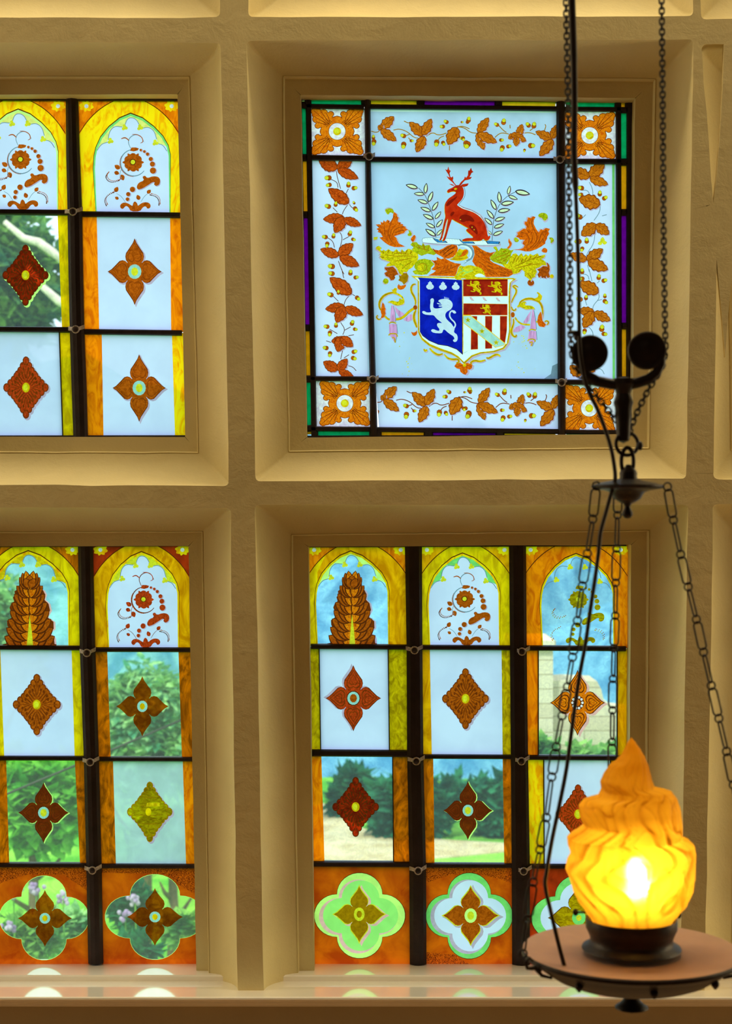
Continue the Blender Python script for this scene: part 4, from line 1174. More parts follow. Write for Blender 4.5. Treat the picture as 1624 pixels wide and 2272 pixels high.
# --- corner rosettes
def rosette(cx, cyy, hx, hy, edge, main='orange_leaf'):
    L = []
    rnd = random.Random(int(cx))
    for i in range(46):      # sketched lilac ground
        a = rnd.random() * 6.28; x = cx + rnd.uniform(-hx, hx); y = cyy + rnd.uniform(-hy, hy)
        L.append((edge, stroke([(x, y), (x + 7 * math.cos(a), y + 7 * math.sin(a))], .9)))
    for gm, gg in (('rust_dark', 1.5), (main, 0)):
        for s, t in ((0, -1), (1, 0), (0, 1), (-1, 0)):
            L.append((gm, circ(cx + s * hx * .34, cyy + t * hy * .34, hx * .30 + gg, hy * .30 + gg, n=12)))
        for s, t in ((-1, -1), (1, -1), (1, 1), (-1, 1)):
            for x, y, r in ((.86, .86, .13), (.72, .80, .15), (.80, .72, .15), (.52, .78, .15), (.78, .52, .15), (.60, .60, .26), (.38, .60, .20), (.60, .38, .20), (.40, .40, .28), (.24, .74, .10), (.74, .24, .10)):
                L.append((gm, circ(cx + s * x * hx, cyy + t * y * hy, r * hx + gg, r * hy + gg, n=11)))
    for s, t in ((-1, -1), (1, -1), (1, 1), (-1, 1)):
        for k, f in ((-.35, .62), (-.18, .78), (0, .9), (.18, .78), (.35, .62)):
            e = (cx + s * hx * f * (1 + k * .9), cyy + t * hy * f * (1 - k * .9))
            m = (cx + s * hx * f * .62 * (1 + k * .7), cyy + t * hy * f * .62 * (1 - k * .7))
            L.append(('rust_dark', stroke([(cx + s * hx * .3, cyy + t * hy * .3), m, e], 1.3)))
            L.append(('vein', stroke([(cx + s * hx * .28 * (1 + k), cyy + t * hy * .28 * (1 - k)), m], 1.9)))
    L += [('vein', circ(cx, cyy, 19.2, n=24)), ('pane_white', circ(cx, cyy, 18.4, n=24)), ('gold', circ(cx, cyy, 9, n=14)), ('nut_yellow', circ(cx - 1, cyy - 1, 6, n=12))]
    return L
pane('rosette_pane', [(686, 239), (810, 241), (811, 348), (688, 348)], 'pane_white', rosette(748, 292, 58, 52, 'mauve'), w2, 'top left corner pane with an orange four-leafed rosette')
pane('rosette_pane', [(699, 843), (824, 843), (825, 949), (701, 949)], 'pane_white', rosette(765, 895, 56, 50, 'pink_line'), w2, 'bottom left corner pane with an orange four-leafed rosette')
pane('rosette_pane', [(1250, 246), (1368, 247), (1368, 356), (1250, 356)], 'pane_white', rosette(1308, 301, 57, 52, 'mauve'), w2, 'top right corner pane with an orange four-leafed rosette')
pane('rosette_pane', [(1251, 850), (1371, 852), (1371, 960), (1251, 958)], 'pane_white', rosette(1307, 906, 57, 53, 'pink_line'), w2, 'bottom right corner pane with an orange four-leafed rosette')

# --- the armorial pane
A = []
def aS(p): return crop(p, 880, 360, 5.413)
def aML(p): return crop(p, 820, 450, 7.382)
def aMR(p): return crop(p, 1020, 450, 7.382)
def aH(p): return crop(p, 910, 600, 6.767)
def aSL(p): return crop(p, 820, 620, 11.6)
def aSR(p): return crop(p, 1100, 620, 11.6)
def off(p, dx, dy): return [(x + dx, y + dy) for x, y in p]
def add(m, p, ghost=None, d=(2.2, 2)):
    if ghost: A.append((ghost, off(p, *d)))  # shifted copy, mostly mauve, paints the motif's shadow image
    A.append((m, p))

# laurel sprays
for stem, lv in (([(472, 905), (462, 800), (445, 690), (418, 590), (380, 490), (340, 390), (262, 310)],
                  (((255, 312), (107, 272)), ((340, 380), (358, 250)), ((335, 385), (205, 378)), ((380, 480), (434, 350)), ((375, 495), (248, 452)), ((425, 585), (500, 473)), ((412, 592), (283, 543)), ((458, 682), (534, 592)), ((442, 685), (313, 628)), ((474, 782), (554, 688)), ((460, 788), (348, 732)), ((478, 882), (550, 805)), ((470, 888), (343, 803)))),
                 ([(1145, 945), (1152, 800), (1165, 690), (1195, 590), (1240, 495), (1330, 405), (1425, 358)],
                  (((1420, 350), (1602, 385)), ((1335, 392), (1361, 282)), ((1340, 405), (1454, 447)), ((1240, 490), (1225, 352)), ((1250, 505), (1408, 480)), ((1195, 575), (1128, 448)), ((1213, 592), (1364, 570)), ((1165, 680), (1080, 573)), ((1175, 703), (1304, 663)), ((1147, 752), (1053, 668)), ((1165, 788), (1292, 743)), ((1143, 868), (1085, 820)), ((1155, 878), (1276, 828))))):
    for b, t in lv:
        b, t = aS([b, t])
        A.append(('mauve', off(leaf(b, t, .2), .8, 1.4)))
    A.append(('black_line', stroke(aS(stem), 1.1, False)))
    for b, t in lv:
        b, t = aS([b, t])
        A.append(('black_line', leaf(b, t, .19)))
        A.append(('leaf_pale', leaf(lerp2(b, t, .09), lerp2(b, t, .90), .135)))
# torse
add('grey_line', chaikin(aS([(298, 940), (318, 906), (440, 903), (760, 925), (1232, 950), (1250, 975), (1232, 1002), (960, 1002), (320, 978)])), 'mauve', (1, 3))
A.append(('argent', chaikin(aS([(304, 940), (322, 911), (440, 908), (760, 930), (1228, 955), (1243, 975), (1228, 996), (960, 996), (322, 972)]))))
for p in ([(430, 908), (510, 932), (590, 945), (614, 970), (490, 966), (455, 940)], [(746, 923), (800, 950), (920, 955), (944, 980), (800, 977), (765, 950)], [(1065, 943), (1240, 955), (1232, 986), (1090, 982)]):
    A.append(('black_line', aS(p))); A.append(('wreath_blue', [lerp2(q, (sum(x for x, y in aS(p)) / len(p), sum(y for x, y in aS(p)) / len(p)), .14) for q in aS(p)]))
for i in range(26):
    x = 330 + i * 33
    A.append(('grey_line', stroke(aS([(x, 912 + i * 1.3), (x + 16, 935 + i * 1.3)]), .6)))

# ---- mantling, left
ML_leaf = [(575, 715), (530, 722), (460, 727), (400, 725), (330, 705), (270, 670), (215, 625), (160, 570), (215, 560), (180, 500), (130, 480), (145, 455), (110, 430), (150, 410), (130, 385), (95, 362), (150, 352), (185, 360), (180, 310), (215, 330), (230, 288), (260, 320), (290, 278), (330, 300), (325, 332), (350, 300), (380, 245), (385, 190), (400, 150), (430, 175), (450, 190), (445, 225), (475, 240), (460, 290), (470, 320), (510, 320), (500, 350), (545, 350), (545, 385), (590, 390), (590, 420), (630, 440), (590, 460), (560, 500), (520, 510), (450, 532), (405, 548), (440, 580), (450, 620), (480, 670)]
add('mantle_orange', aML(ML_leaf), 'mauve', (3, 1))
for s in ([(420, 700), (330, 600), (300, 470), (350, 330), (400, 220)], [(300, 640), (260, 560), (240, 460), (250, 350)], [(360, 560), (400, 450), (480, 400), (560, 400)], [(250, 560), (190, 480), (150, 440)], [(390, 500), (470, 470), (560, 450)], [(270, 480), (210, 390)], [(330, 560), (350, 450), (430, 360)], [(300, 560), (290, 430)]):
    A.append(('mantle_brown', stroke(aML(s), 2.0)))
for s in ([(215, 360), (235, 330)], [(300, 330), (310, 300)], [(430, 240), (450, 215)], [(160, 400), (130, 385)], [(480, 350), (510, 335)], [(530, 400), (560, 385)]):
    A.append(('mantle_brown', stroke(aML(s), 3.6)))
add('mantle_green', chaikin(aML([(400, 150), (385, 110), (340, 90), (290, 95), (250, 120), (260, 150), (290, 195), (320, 190), (325, 165), (360, 160), (385, 185)])), 'mauve', (-1, -2))
add('nut_yellow', aML([(65, 565), (135, 557), (125, 600), (65, 612)]), 'mauve', (0, 2))
add('mantle_green', chaikin(aML([(630, 440), (665, 460), (695, 510), (680, 550), (625, 545), (620, 510), (650, 500)])), 'mauve', (3, 0))
add('mantle_orange', chaikin(aML([(735, 520), (758, 560), (735, 620), (705, 655), (668, 600), (690, 565)])), 'mauve')
add('mantle_brown', aML([(245, 1050), (320, 1035), (400, 1045), (450, 1035), (480, 1100), (500, 1175), (440, 1180), (408, 1200), (420, 1230), (400, 1262), (350, 1272), (320, 1225), (265, 1200), (240, 1150), (290, 1125), (250, 1090)]), 'mauve', (-1.5, 2))
add('gold_dark', aML([(480, 1200), (495, 1150), (590, 1120), (635, 1200), (622, 1285), (560, 1345), (530, 1300), (468, 1272), (490, 1240)]), 'mauve')
add('mantle_green', circ(*aML([(265, 1285)])[0], 6.4, n=12), 'mauve', (-1, 2))
A.append(('mantle_orange', chaikin(aML([(470, 1320), (500, 1365), (560, 1350), (600, 1340), (590, 1385), (540, 1410), (470, 1395)]))))
MLy = [(150, 790), (105, 760), (105, 725), (150, 705), (200, 745), (175, 770), (200, 790), (230, 768), (260, 792), (310, 758), (350, 790), (390, 802), (440, 757), (470, 792), (510, 812), (525, 758), (570, 802), (630, 753), (680, 765), (730, 800), (790, 830), (800, 900), (780, 960), (740, 1010), (700, 1060), (640, 1095), (610, 1140), (560, 1135), (530, 1185), (490, 1165), (450, 1080), (400, 1030), (330, 1042), (270, 1045), (290, 1000), (340, 972), (280, 952), (200, 925), (160, 880), (190, 860), (150, 850), (190, 830)]
add('mantle_yellow', aML(MLy), 'mauve', (-2.5, 2))
add('mantle_green', aML([(700, 648), (770, 645), (800, 682), (855, 702), (870, 655), (905, 702), (980, 690), (1000, 732), (1045, 780), (1110, 825), (1050, 860), (950, 835), (850, 870), (780, 835), (720, 802), (690, 762), (720, 730), (665, 690)]))
add('mantle_green', aML([(740, 1000), (800, 932), (900, 918), (1000, 940), (1060, 1010), (1005, 1060), (1000, 1110), (940, 1172), (850, 1185), (740, 1172), (700, 1120), (760, 1100), (730, 1060)]))
A.append(('mantle_yellow', circ(*aML([(840, 1060)])[0], 8, 9)))
for s in ([(760, 880), (600, 870), (430, 880), (250, 850)], [(700, 900), (550, 940), (400, 960)], [(650, 850), (500, 820), (400, 840)], [(700, 960), (600, 1020), (530, 1090)], [(620, 930), (480, 930)], [(980, 780), (860, 760), (760, 720)], [(950, 800), (880, 740), (870, 690)], [(790, 1120), (870, 1130), (940, 1090), (930, 1010), (850, 990), (790, 1030)]):
    A.append(('gold_dark', stroke(aML(s), 1.6)))
for s in ([(230, 830), (215, 795)], [(300, 820), (315, 775)], [(370, 830), (385, 805)], [(450, 820), (445, 775)], [(520, 840), (530, 785)], [(590, 830), (620, 775)], [(660, 840), (690, 800)], [(240, 900), (190, 890)], [(330, 930), (270, 930)], [(740, 720), (720, 680)], [(820, 740), (800, 700)], [(900, 750), (885, 690)], [(960, 760), (965, 710)], [(900, 970), (960, 1000)], [(560, 1060), (620, 1080)], [(500, 1000), (560, 1040)]):
    A.append(('mantle_green' if s[0][1] > 900 else 'gold_dark', stroke(aML(s), 4.0)))
add('mantle_orange', aML([(1022, 738), (1060, 768), (1130, 780), (1200, 750), (1270, 705), (1350, 683), (1430, 700), (1447, 760), (1420, 830), (1370, 890), (1290, 917), (1220, 912), (1160, 872), (1100, 842), (1050, 790)]))
add('mantle_orange', aML([(1003, 933), (1050, 950), (1105, 940), (1095, 888), (1170, 925), (1230, 908), (1320, 960), (1400, 990), (1500, 1003), (1450, 1060), (1430, 1130), (1400, 1205), (955, 1195), (1040, 1150), (1085, 1115), (1010, 1092), (1062, 1040), (1062, 1000)]))
for s in ([(1400, 720), (1300, 770), (1200, 860)], [(1340, 700), (1230, 760), (1150, 820)], [(1300, 740), (1200, 800)], [(1380, 790), (1290, 850), (1240, 890)]):
    A.append(('vein', stroke(aML(s), 1.7)))
for s in ([(1190, 790), (1150, 835)], [(1240, 770), (1210, 830)], [(1290, 850), (1230, 890)], [(1240, 1030), (1200, 1090)], [(1290, 1020), (1260, 1090)], [(1340, 1010), (1325, 1080)], [(1060, 960), (1100, 1000)], [(1090, 1080), (1160, 1060)], [(1040, 760), (1080, 800)]):
    A.append(('mantle_brown', stroke(aML(s), 5)))
for s in ([(1060, 1165), (1200, 1160), (1380, 1120)], [(1180, 1130), (1330, 1080), (1450, 1020)], [(1120, 1140), (1250, 1110)]):
    A.append(('mantle_brown', stroke(aML(s), 1.6)))
# ---- mantling, right
add('mantle_orange', aMR([(870, 772), (980, 765), (1040, 740), (1060, 700), (1025, 672), (1042, 630), (1065, 610), (980, 605), (975, 580), (922, 562), (950, 520), (938, 490), (980, 470), (1010, 448), (1050, 420), (1082, 432), (1092, 390), (1058, 350), (1065, 308), (1100, 312), (1115, 238), (1160, 252), (1200, 222), (1240, 235), (1212, 290), (1210, 350), (1250, 430), (1290, 485), (1330, 430), (1360, 450), (1410, 413), (1480, 430), (1450, 470), (1465, 510), (1430, 560), (1430, 590), (1400, 640), (1400, 670), (1330, 722), (1250, 765), (1150, 798), (1080, 800), (1000, 782)]), 'mauve', (-3, -1))
for s in ([(1100, 780), (1230, 680), (1280, 560), (1200, 420), (1160, 280)], [(1180, 760), (1300, 640), (1330, 500), (1420, 450)], [(1080, 740), (1150, 620), (1100, 500), (990, 500)], [(1240, 740), (1360, 600), (1420, 500)], [(1120, 700), (1200, 600), (1170, 480)], [(1220, 620), (1210, 500)]):
    A.append(('mantle_brown', stroke(aMR(s), 2.2)))
for s in ([(1090, 340), (1120, 400)], [(1130, 290), (1140, 350)], [(1190, 260), (1180, 330)], [(1000, 480), (1060, 500)], [(960, 540), (1030, 560)], [(1040, 650), (1060, 690)], [(1350, 480), (1370, 540)], [(1420, 450), (1400, 520)], [(1100, 450), (1140, 490)], [(1380, 600), (1360, 650)]):
    A.append(('mantle_brown', stroke(aMR(s), 4.2)))
add('mantle_green', chaikin(aMR([(1275, 210), (1320, 165), (1400, 168), (1442, 210), (1440, 260), (1400, 297), (1370, 290), (1345, 250), (1300, 240)])), 'mauve', (1, 4))
add('mantle_green', chaikin(aMR([(885, 600), (900, 568), (925, 570), (960, 600), (972, 625), (940, 652), (900, 640)])), 'mauve', (-2, 0))
add('mantle_green', chaikin(aMR([(1448, 572), (1520, 568), (1547, 620), (1500, 668), (1480, 650), (1490, 610)])), 'mauve', (1, 3))
add('mantle_orange', chaikin(aMR([(1345, 775), (1380, 733), (1435, 760), (1428, 822), (1370, 818), (1340, 795)])), 'mauve', (-1.5, 0))
add('mantle_orange', chaikin(aMR([(803, 575), (820, 620), (848, 650), (852, 690), (800, 765), (765, 742), (820, 690), (790, 640)])), 'mauve', (2, 0))
add('mantle_brown', aMR([(1245, 1075), (1320, 1055), (1380, 1008), (1390, 975), (1440, 985), (1470, 1040), (1472, 1100), (1455, 1150), (1475, 1215), (1440, 1235), (1410, 1200), (1410, 1245), (1370, 1225), (1345, 1240), (1330, 1200), (1295, 1235), (1270, 1175), (1300, 1130)]), 'mauve', (3, 2))
add('gold', circ(*aMR([(1505, 1205)])[0], 4.6, n=10), 'mauve', (1, 2))
add('mantle_brown', circ(*aMR([(1162, 1310)])[0], 7.5, 7, n=12), 'mauve', (1, 2))
add('mantle_yellow', aMR([(690, 1010), (780, 1000), (820, 900), (870, 838), (920, 828), (960, 872), (1010, 822), (1040, 882), (1080, 838), (1120, 872), (1150, 838), (1200, 862), (1272, 828), (1300, 872), (1402, 848), (1382, 900), (1335, 922), (1400, 962), (1422, 1030), (1350, 1022), (1300, 1060), (1240, 1082), (1262, 1130), (1232, 1195), (1240, 1215), (1190, 1232), (1160, 1285), (1110, 1232), (1060, 1202), (1060, 1130), (1010, 1092), (980, 1142), (930, 1162), (870, 1172), (820, 1100), (740, 1062)]), 'mauve', (2, 2))
add('mantle_green', aMR([(545, 735), (570, 718), (600, 718), (632, 790), (680, 738), (700, 752), (780, 748), (830, 782), (885, 768), (845, 830), (830, 900), (760, 1003), (690, 1012), (620, 992), (560, 972), (500, 932), (490, 880), (560, 830), (595, 790)]))
for s in ([(540, 930), (640, 880), (760, 850), (840, 790)], [(600, 960), (700, 920), (790, 890)], [(880, 1050), (1000, 1000), (1150, 930), (1330, 880)], [(900, 1080), (1040, 1040), (1200, 1010), (1370, 1000)], [(860, 1000), (900, 920), (930, 860)], [(960, 980), (1010, 900)], [(1100, 1150), (1150, 1200), (1170, 1250)], [(1180, 1120), (1200, 1180)]):
    A.append(('gold_dark', stroke(aMR(s), 1.7)))
for s in ([(1060, 960), (1100, 890)], [(1130, 940), (1170, 870)], [(1200, 930), (1270, 860)], [(1270, 900), (1330, 880)], [(1000, 980), (1030, 910)], [(920, 970), (960, 890)], [(1120, 1010), (1190, 990)], [(700, 960), (760, 930)], [(640, 970), (690, 990)], [(700, 800), (760, 790)], [(760, 880), (820, 860)], [(960, 1130), (1010, 1090)]):
    A.append(('gold_dark', stroke(aMR(s), 4.0)))
add('mantle_orange', aMR([(198, 702), (270, 703), (350, 760), (430, 803), (500, 822), (585, 800), (530, 852), (490, 892), (500, 950), (560, 990), (640, 1022), (740, 1062), (850, 1102), (872, 1172), (800, 1215), (700, 1218), (420, 1218), (400, 1150), (350, 1080), (260, 1040), (203, 960), (240, 850), (230, 760)]))
for s in ([(250, 720), (330, 800), (400, 840), (520, 850)], [(260, 830), (330, 900), (420, 960)], [(290, 960), (400, 1020), (480, 1150)], [(430, 1080), (560, 1120), (640, 1200)], [(600, 1060), (720, 1120), (820, 1180)]):
    A.append(('mantle_brown', stroke(aMR(s), 1.8)))
for s in ([(300, 760), (350, 830)], [(370, 800), (400, 870)], [(440, 830), (520, 860)], [(430, 900), (500, 940)], [(430, 960), (520, 1010)], [(450, 1030), (550, 1080)], [(470, 1100), (570, 1170)], [(480, 1160), (530, 1190)], [(640, 1050), (700, 1090)], [(700, 1080), (800, 1110)], [(640, 1130), (750, 1160)], [(760, 1120), (850, 1140)], [(660, 1180), (760, 1200)]):
    A.append(('mantle_brown', stroke(aMR(s), 5.2)))
# crest centre: gilt mask, silver helm and fern below
add('grey_line', stroke([aMR([(40 + 170 * math.cos(t), 830 + 140 * math.sin(t))])[0] for t in [R(-115 + 14 * i) for i in range(14)]], 7, True, 0), 'argent', (-1.5, 1.5))
A.append(('argent', stroke([aMR([(34 + 160 * math.cos(t), 832 + 130 * math.sin(t))])[0] for t in [R(-100 + 14 * i) for i in range(11)]], 2.4, True, 0)))
for i in range(9):
    A.append(('grey_line', stroke(aMR([(60 + i * 14, 1010 - i * 9), (100 + i * 12, 970 - i * 6)]), .8)))
add('gold', chaikin(aML([(1370, 905), (1440, 790), (1470, 745), (1520, 775), (1565, 758), (1615, 775), (1618, 830), (1590, 870), (1625, 900), (1560, 942), (1450, 957), (1380, 945), (1290, 925)])))
A.append(('mantle_orange', chaikin(aML([(1540, 780), (1590, 760), (1612, 790), (1580, 850), (1530, 880), (1450, 890), (1500, 850)]))))
A.append(('mantle_green', chaikin(aML([(1440, 850), (1460, 800), (1510, 820), (1500, 860), (1450, 880)]))))
A.append(('gold_dark', stroke(aML([(1330, 930), (1450, 925), (1600, 900)]), 1.5)))

# ---- shield
add('gold', aH([(5, 82), (690, 108), (780, 138), (900, 124), (1600, 124), (1515, 180), (1500, 260), (1502, 620), (1508, 900), (1478, 1085), (1410, 1180), (1260, 1232), (1060, 1250), (930, 1300), (812, 1412), (735, 1330), (620, 1262), (450, 1205), (290, 1140), (165, 1040), (115, 925), (112, 160), (50, 108)]), 'mauve', (3.5, 3))
A.append(('argent', aH([(60, 98), (690, 122), (780, 152), (900, 138), (1545, 136), (1490, 190), (1478, 300), (1476, 620), (1484, 900), (1452, 1075), (1390, 1160), (1250, 1208), (1050, 1228), (920, 1275), (806, 1375), (725, 1290), (620, 1228), (460, 1172), (300, 1105), (185, 1015), (138, 915), (132, 165)])))
A.append(('gold_dark', stroke(aH([(118, 165), (121, 600), (124, 920), (180, 1030), (300, 1128), (460, 1192), (620, 1246), (735, 1318), (806, 1394)]), 1.1, False)))
A.append(('gold_dark', stroke(aH([(1506, 190), (1492, 400), (1490, 900), (1464, 1082), (1400, 1172), (1255, 1220), (1055, 1240), (925, 1288), (812, 1396)]), 1.1, False)))
A.append(('gold', aH([(60, 88), (1560, 116), (1560, 136), (60, 106)])))
A.append(('black_line', aH([(113, 108), (778, 146), (790, 1270), (695, 1188), (560, 1138), (420, 1116), (280, 1056), (185, 985), (145, 922), (144, 150)])))
A.append(('azure', aH([(122, 112), (772, 150), (782, 1250), (700, 1178), (560, 1128), (420, 1106), (280, 1046), (192, 977), (152, 918), (150, 160)])))
A.append(('teal_bend', aH([(797, 785), (880, 860), (900, 1190), (800, 1250)])))
A.append(('argent', aH([(797, 690), (1455, 690), (1452, 1100), (1250, 1165), (1060, 1178), (890, 1195), (800, 1240)])))
A.append(('gold', aH([(786, 150), (796, 150), (798, 1200), (792, 1260), (784, 1200)])))
for p in ([(797, 138), (1460, 134), (1458, 384), (797, 388)], [(800, 500), (1456, 510), (1456, 672), (797, 668)]):
    A.append(('strip_orange', aH([(x + (3 if x < 1000 else 4), y + (4 if y > 300 and y != 500 and y != 510 else -5)) for x, y in p])))
    A.append(('gules', aH(p)))
A.append(('stag_dark', aH([(797, 138), (1460, 134), (1460, 160), (797, 168)])))
for x in (0, 1, 2):
    pass
for p in ([(898, 686), (1004, 690), (1000, 765)], [(1128, 690), (1228, 690), (1224, 945), (1128, 865)], [(1350, 690), (1452, 690), (1448, 900), (1420, 1098), (1350, 1035)], [(915, 868), (1012, 945), (1014, 1182), (912, 1188)], [(1128, 1035), (1226, 1110), (1226, 1172), (1128, 1176)]):
    c = (sum(x for x, y in p) / len(p), sum(y for x, y in p) / len(p))
    A.append(('strip_orange', aH([(c[0] + (x - c[0]) * 1.07, c[1] + (y - c[1]) * 1.03) for x, y in p]))); A.append(('gules', aH(p)))
A.append(('strip_yellow', aH([(797, 672), (905, 672), (1432, 1098), (1400, 1132), (1278, 1162), (797, 792)])))
A.append(('teal_bend', aH([(798, 684), (900, 682), (1418, 1100), (1398, 1124), (1282, 1152), (798, 780)])))
def star(cx, cyy, r):
    return [(cx + (r if i % 2 == 0 else r * .42) * math.sin(i * math.pi / 5), cyy - (r if i % 2 == 0 else r * .42) * math.cos(i * math.pi / 5)) for i in range(10)]
for x, y in ((866, 746), (1078, 915), (1290, 1084)):
    A.append(('gold', aH(star(x, y, 48)))); A.append(('mantle_green', aH(star(x, y, 33))))
for x, y in ((298, 232), (492, 238), (683, 238)):
    fan = [(x - 58, y + 5)] + [(x + 58 * math.cos(R(180 - a)) * 1.0, y + 12 + 48 * math.sin(R(a)) * (1 if a % 40 else .88)) for a in range(0, 181, 20)] + [(x + 50, y - 5), (x + 26, y - 28), (x + 30, y - 48), (x + 14, y - 50), (x + 6, y - 66), (x - 8, y - 66), (x - 14, y - 50), (x - 30, y - 48), (x - 26, y - 28), (x - 50, y - 5)]
    A.append(('lion_silver', aH(fan)))
    for k in (-28, 0, 28): A.append(('mauve', stroke(aH([(x + k * .3, y - 20), (x + k, y + 48)]), .5)))
LION = [(418, 462), (440, 440), (500, 428), (560, 430), (610, 455), (638, 500), (635, 550), (600, 595), (550, 620), (525, 660), (530, 710), (570, 760), (620, 800), (650, 850), (668, 880), (655, 920), (668, 942), (700, 960), (715, 1010), (705, 1060), (670, 1080), (642, 1062), (645, 1040), (668, 1033), (650, 990), (600, 960), (560, 930), (520, 890), (495, 890), (485, 930), (460, 948), (350, 940), (312, 912), (320, 888), (350, 882), (400, 905), (435, 910), (440, 880), (405, 840), (402, 800), (430, 788), (485, 795), (440, 760), (400, 730), (375, 700), (350, 672), (280, 672), (210, 662), (178, 635), (185, 612), (215, 612), (250, 635), (320, 630), (300, 580), (298, 530), (305, 480), (300, 440), (325, 418), (352, 425), (358, 460), (345, 500), (345, 560), (380, 575), (430, 570), (482, 556), (484, 545), (430, 546), (424, 530), (476, 526), (474, 514), (420, 510), (398, 494), (408, 488), (450, 504), (468, 500), (440, 480)]
TAIL = [(655, 872), (682, 825), (668, 780), (612, 730), (588, 680), (598, 625), (640, 604)]
TUFT = [(622, 606), (662, 596), (697, 640), (660, 652), (633, 630)]
def lion(mat, T, tw, edge=None):
    if edge: A.append((edge, off(chaikin(T(LION)), .6, .6)))
    A.append((mat, chaikin(T(LION)))); A.append((mat, stroke(T(TAIL), tw, False))); A.append((mat, chaikin(T(TUFT))))
lion('lion_silver', aH, 3.2)
for i in range(7): A.append(('lion_silver', stroke(aH([(515 + i * 11, 428 + i), (510 + i * 11, 396 + i * 3)]), 1.1)))
for i in range(9): A.append(('mauve', stroke(aH([(560 + (i % 3) * 22, 470 + i * 14), (572 + (i % 3) * 22, 482 + i * 14)]), .7)))
for x0, y0, x1, y1 in ((848, 155, 1070, 366), (1163, 166, 1386, 372), (1045, 513, 1214, 676)):
    def T(p, x0=x0, y0=y0, x1=x1, y1=y1): return aH([(x0 + (x - 178) / 537 * (x1 - x0), y0 + (y - 418) / 660 * (y1 - y0)) for x, y in p])
    lion('gold', T, 2.0, 'gold_dark')
for x, y in ((925, 432), (1120, 436), (1320, 442)):
    A.append(('mauve', aH([(x - 38, y - 30), (x - 10, y - 32), (x + 36, y + 26), (x + 8, y + 22), (x - 20, y + 4)])))
    A.append(('pink_line', aH([(x - 24, y - 22), (x - 8, y - 26), (x + 22, y + 14), (x, y + 10)])))
    A.append(('grey_line', stroke(aH([(x, y + 14), (x - 8, y + 32)]), .6)))
# fern over the top edge of the shield
add('mantle_yellow', chaikin(aMR([(-60, 1180), (-20, 1060), (10, 1020), (60, 1050), (150, 1018), (240, 1038), (330, 1060), (395, 1120), (412, 1190), (390, 1217), (230, 1222), (160, 1262), (100, 1252), (50, 1222), (0, 1262), (-60, 1262), (-100, 1215)])))
A.append(('nut_yellow', chaikin(aMR([(40, 1120), (120, 1060), (220, 1070), (200, 1120), (100, 1180)]))))
for s in ([(20, 1060), (60, 1120), (150, 1140)], [(40, 1200), (100, 1150), (220, 1110)], [(-40, 1200), (0, 1140), (60, 1120)]):
    A.append(('edge_green', stroke(aMR(s), 1.5)))
A.append(('argent', chaikin(aMR([(240, 1215), (260, 1175), (330, 1155), (395, 1185), (400, 1215)]))))
# leaf at the foot of the shield and scrolls along its lower edge
for s in ([(205, 1180), (225, 1215), (255, 1190)], [(290, 1170), (350, 1235), (430, 1275), (490, 1250)], [(510, 1260), (560, 1320), (640, 1340), (720, 1330), (735, 1380), (690, 1390)], [(1350, 1290), (1320, 1262), (1260, 1270), (1180, 1325), (1140, 1310)], [(1130, 1345), (1050, 1370), (960, 1350), (900, 1390), (930, 1400)]):
    A.append(('mauve', off(stroke(aH(s), 6), 1.5, 2))); A.append(('gold', stroke(aH(s), 5))); A.append(('gold_dark', stroke(aH(s[1:]), 1.4)))
add('mantle_orange', aH([(660, 1440), (690, 1400), (750, 1388), (795, 1412), (815, 1405), (850, 1388), (900, 1400), (935, 1420), (925, 1470), (890, 1492), (860, 1482), (862, 1530), (830, 1568), (790, 1555), (750, 1520), (745, 1480), (700, 1475)]), 'mauve', (4, 2))
for s in ([(810, 1420), (730, 1440), (680, 1440)], [(815, 1420), (870, 1430), (920, 1440)], [(812, 1425), (800, 1500), (820, 1550)]):
    A.append(('mantle_brown', stroke(aH(s), 1.6)))
A.append(('gold', circ(*aH([(815, 1425)])[0], 4, n=9)))
# side swags
def swag(T, big, lobe, curl, flare, lower, tassel, drapes, ropes, boss, sides, bands):
    for s, w in ((big, 5.6), (curl, 3.6)):
        A.append(('mauve', off(stroke(T(s), w * 1.15), 1.6, 1.2))); A.append(('gold', stroke(T(s), w))); A.append(('gold_dark', stroke(T(s), w * .35)))
    for s, w in sides:
        A.append(('mauve', off(stroke(T(s), w * 1.1), 1.2, 1.0))); A.append(('gold', stroke(T(s), w))); A.append(('gold_dark', stroke(T(s), w * .34)))
    add('gold', T(flare)); add('mantle_yellow', chaikin(T(lower)), 'mauve', (1, 2))
    add('mantle_orange', T(lobe), 'mauve', (2, 1))
    for d in drapes:
        A.append(('mauve', off(T(d), 1, 1.5))); A.append(('lilac', T(d)))
        A.append(('mauve', stroke([lerp2(T(d)[0], T(d)[1], .5), lerp2(T(d)[-1], T(d)[-2], .5)], 1.0)))
    for s, w in ropes:
        A.append(('gold_dark', stroke(T(s), w * 1.25, False))); A.append(('gold', stroke(T(s), w, False)))
    for d in tassel:
        A.append(('grey_line', off([(x, y) for x, y in T(d)], 1.5, .5))); A.append(('lilac', T(d)))
    for s in bands: A.append(('gold_dark', stroke(T(s), 2.8, False))); A.append(('gold', stroke(T(s), 1.5, False)))
    add('rust', circ(*T([boss[:2]])[0], boss[2] / 11.6, boss[3] / 11.6, n=12))
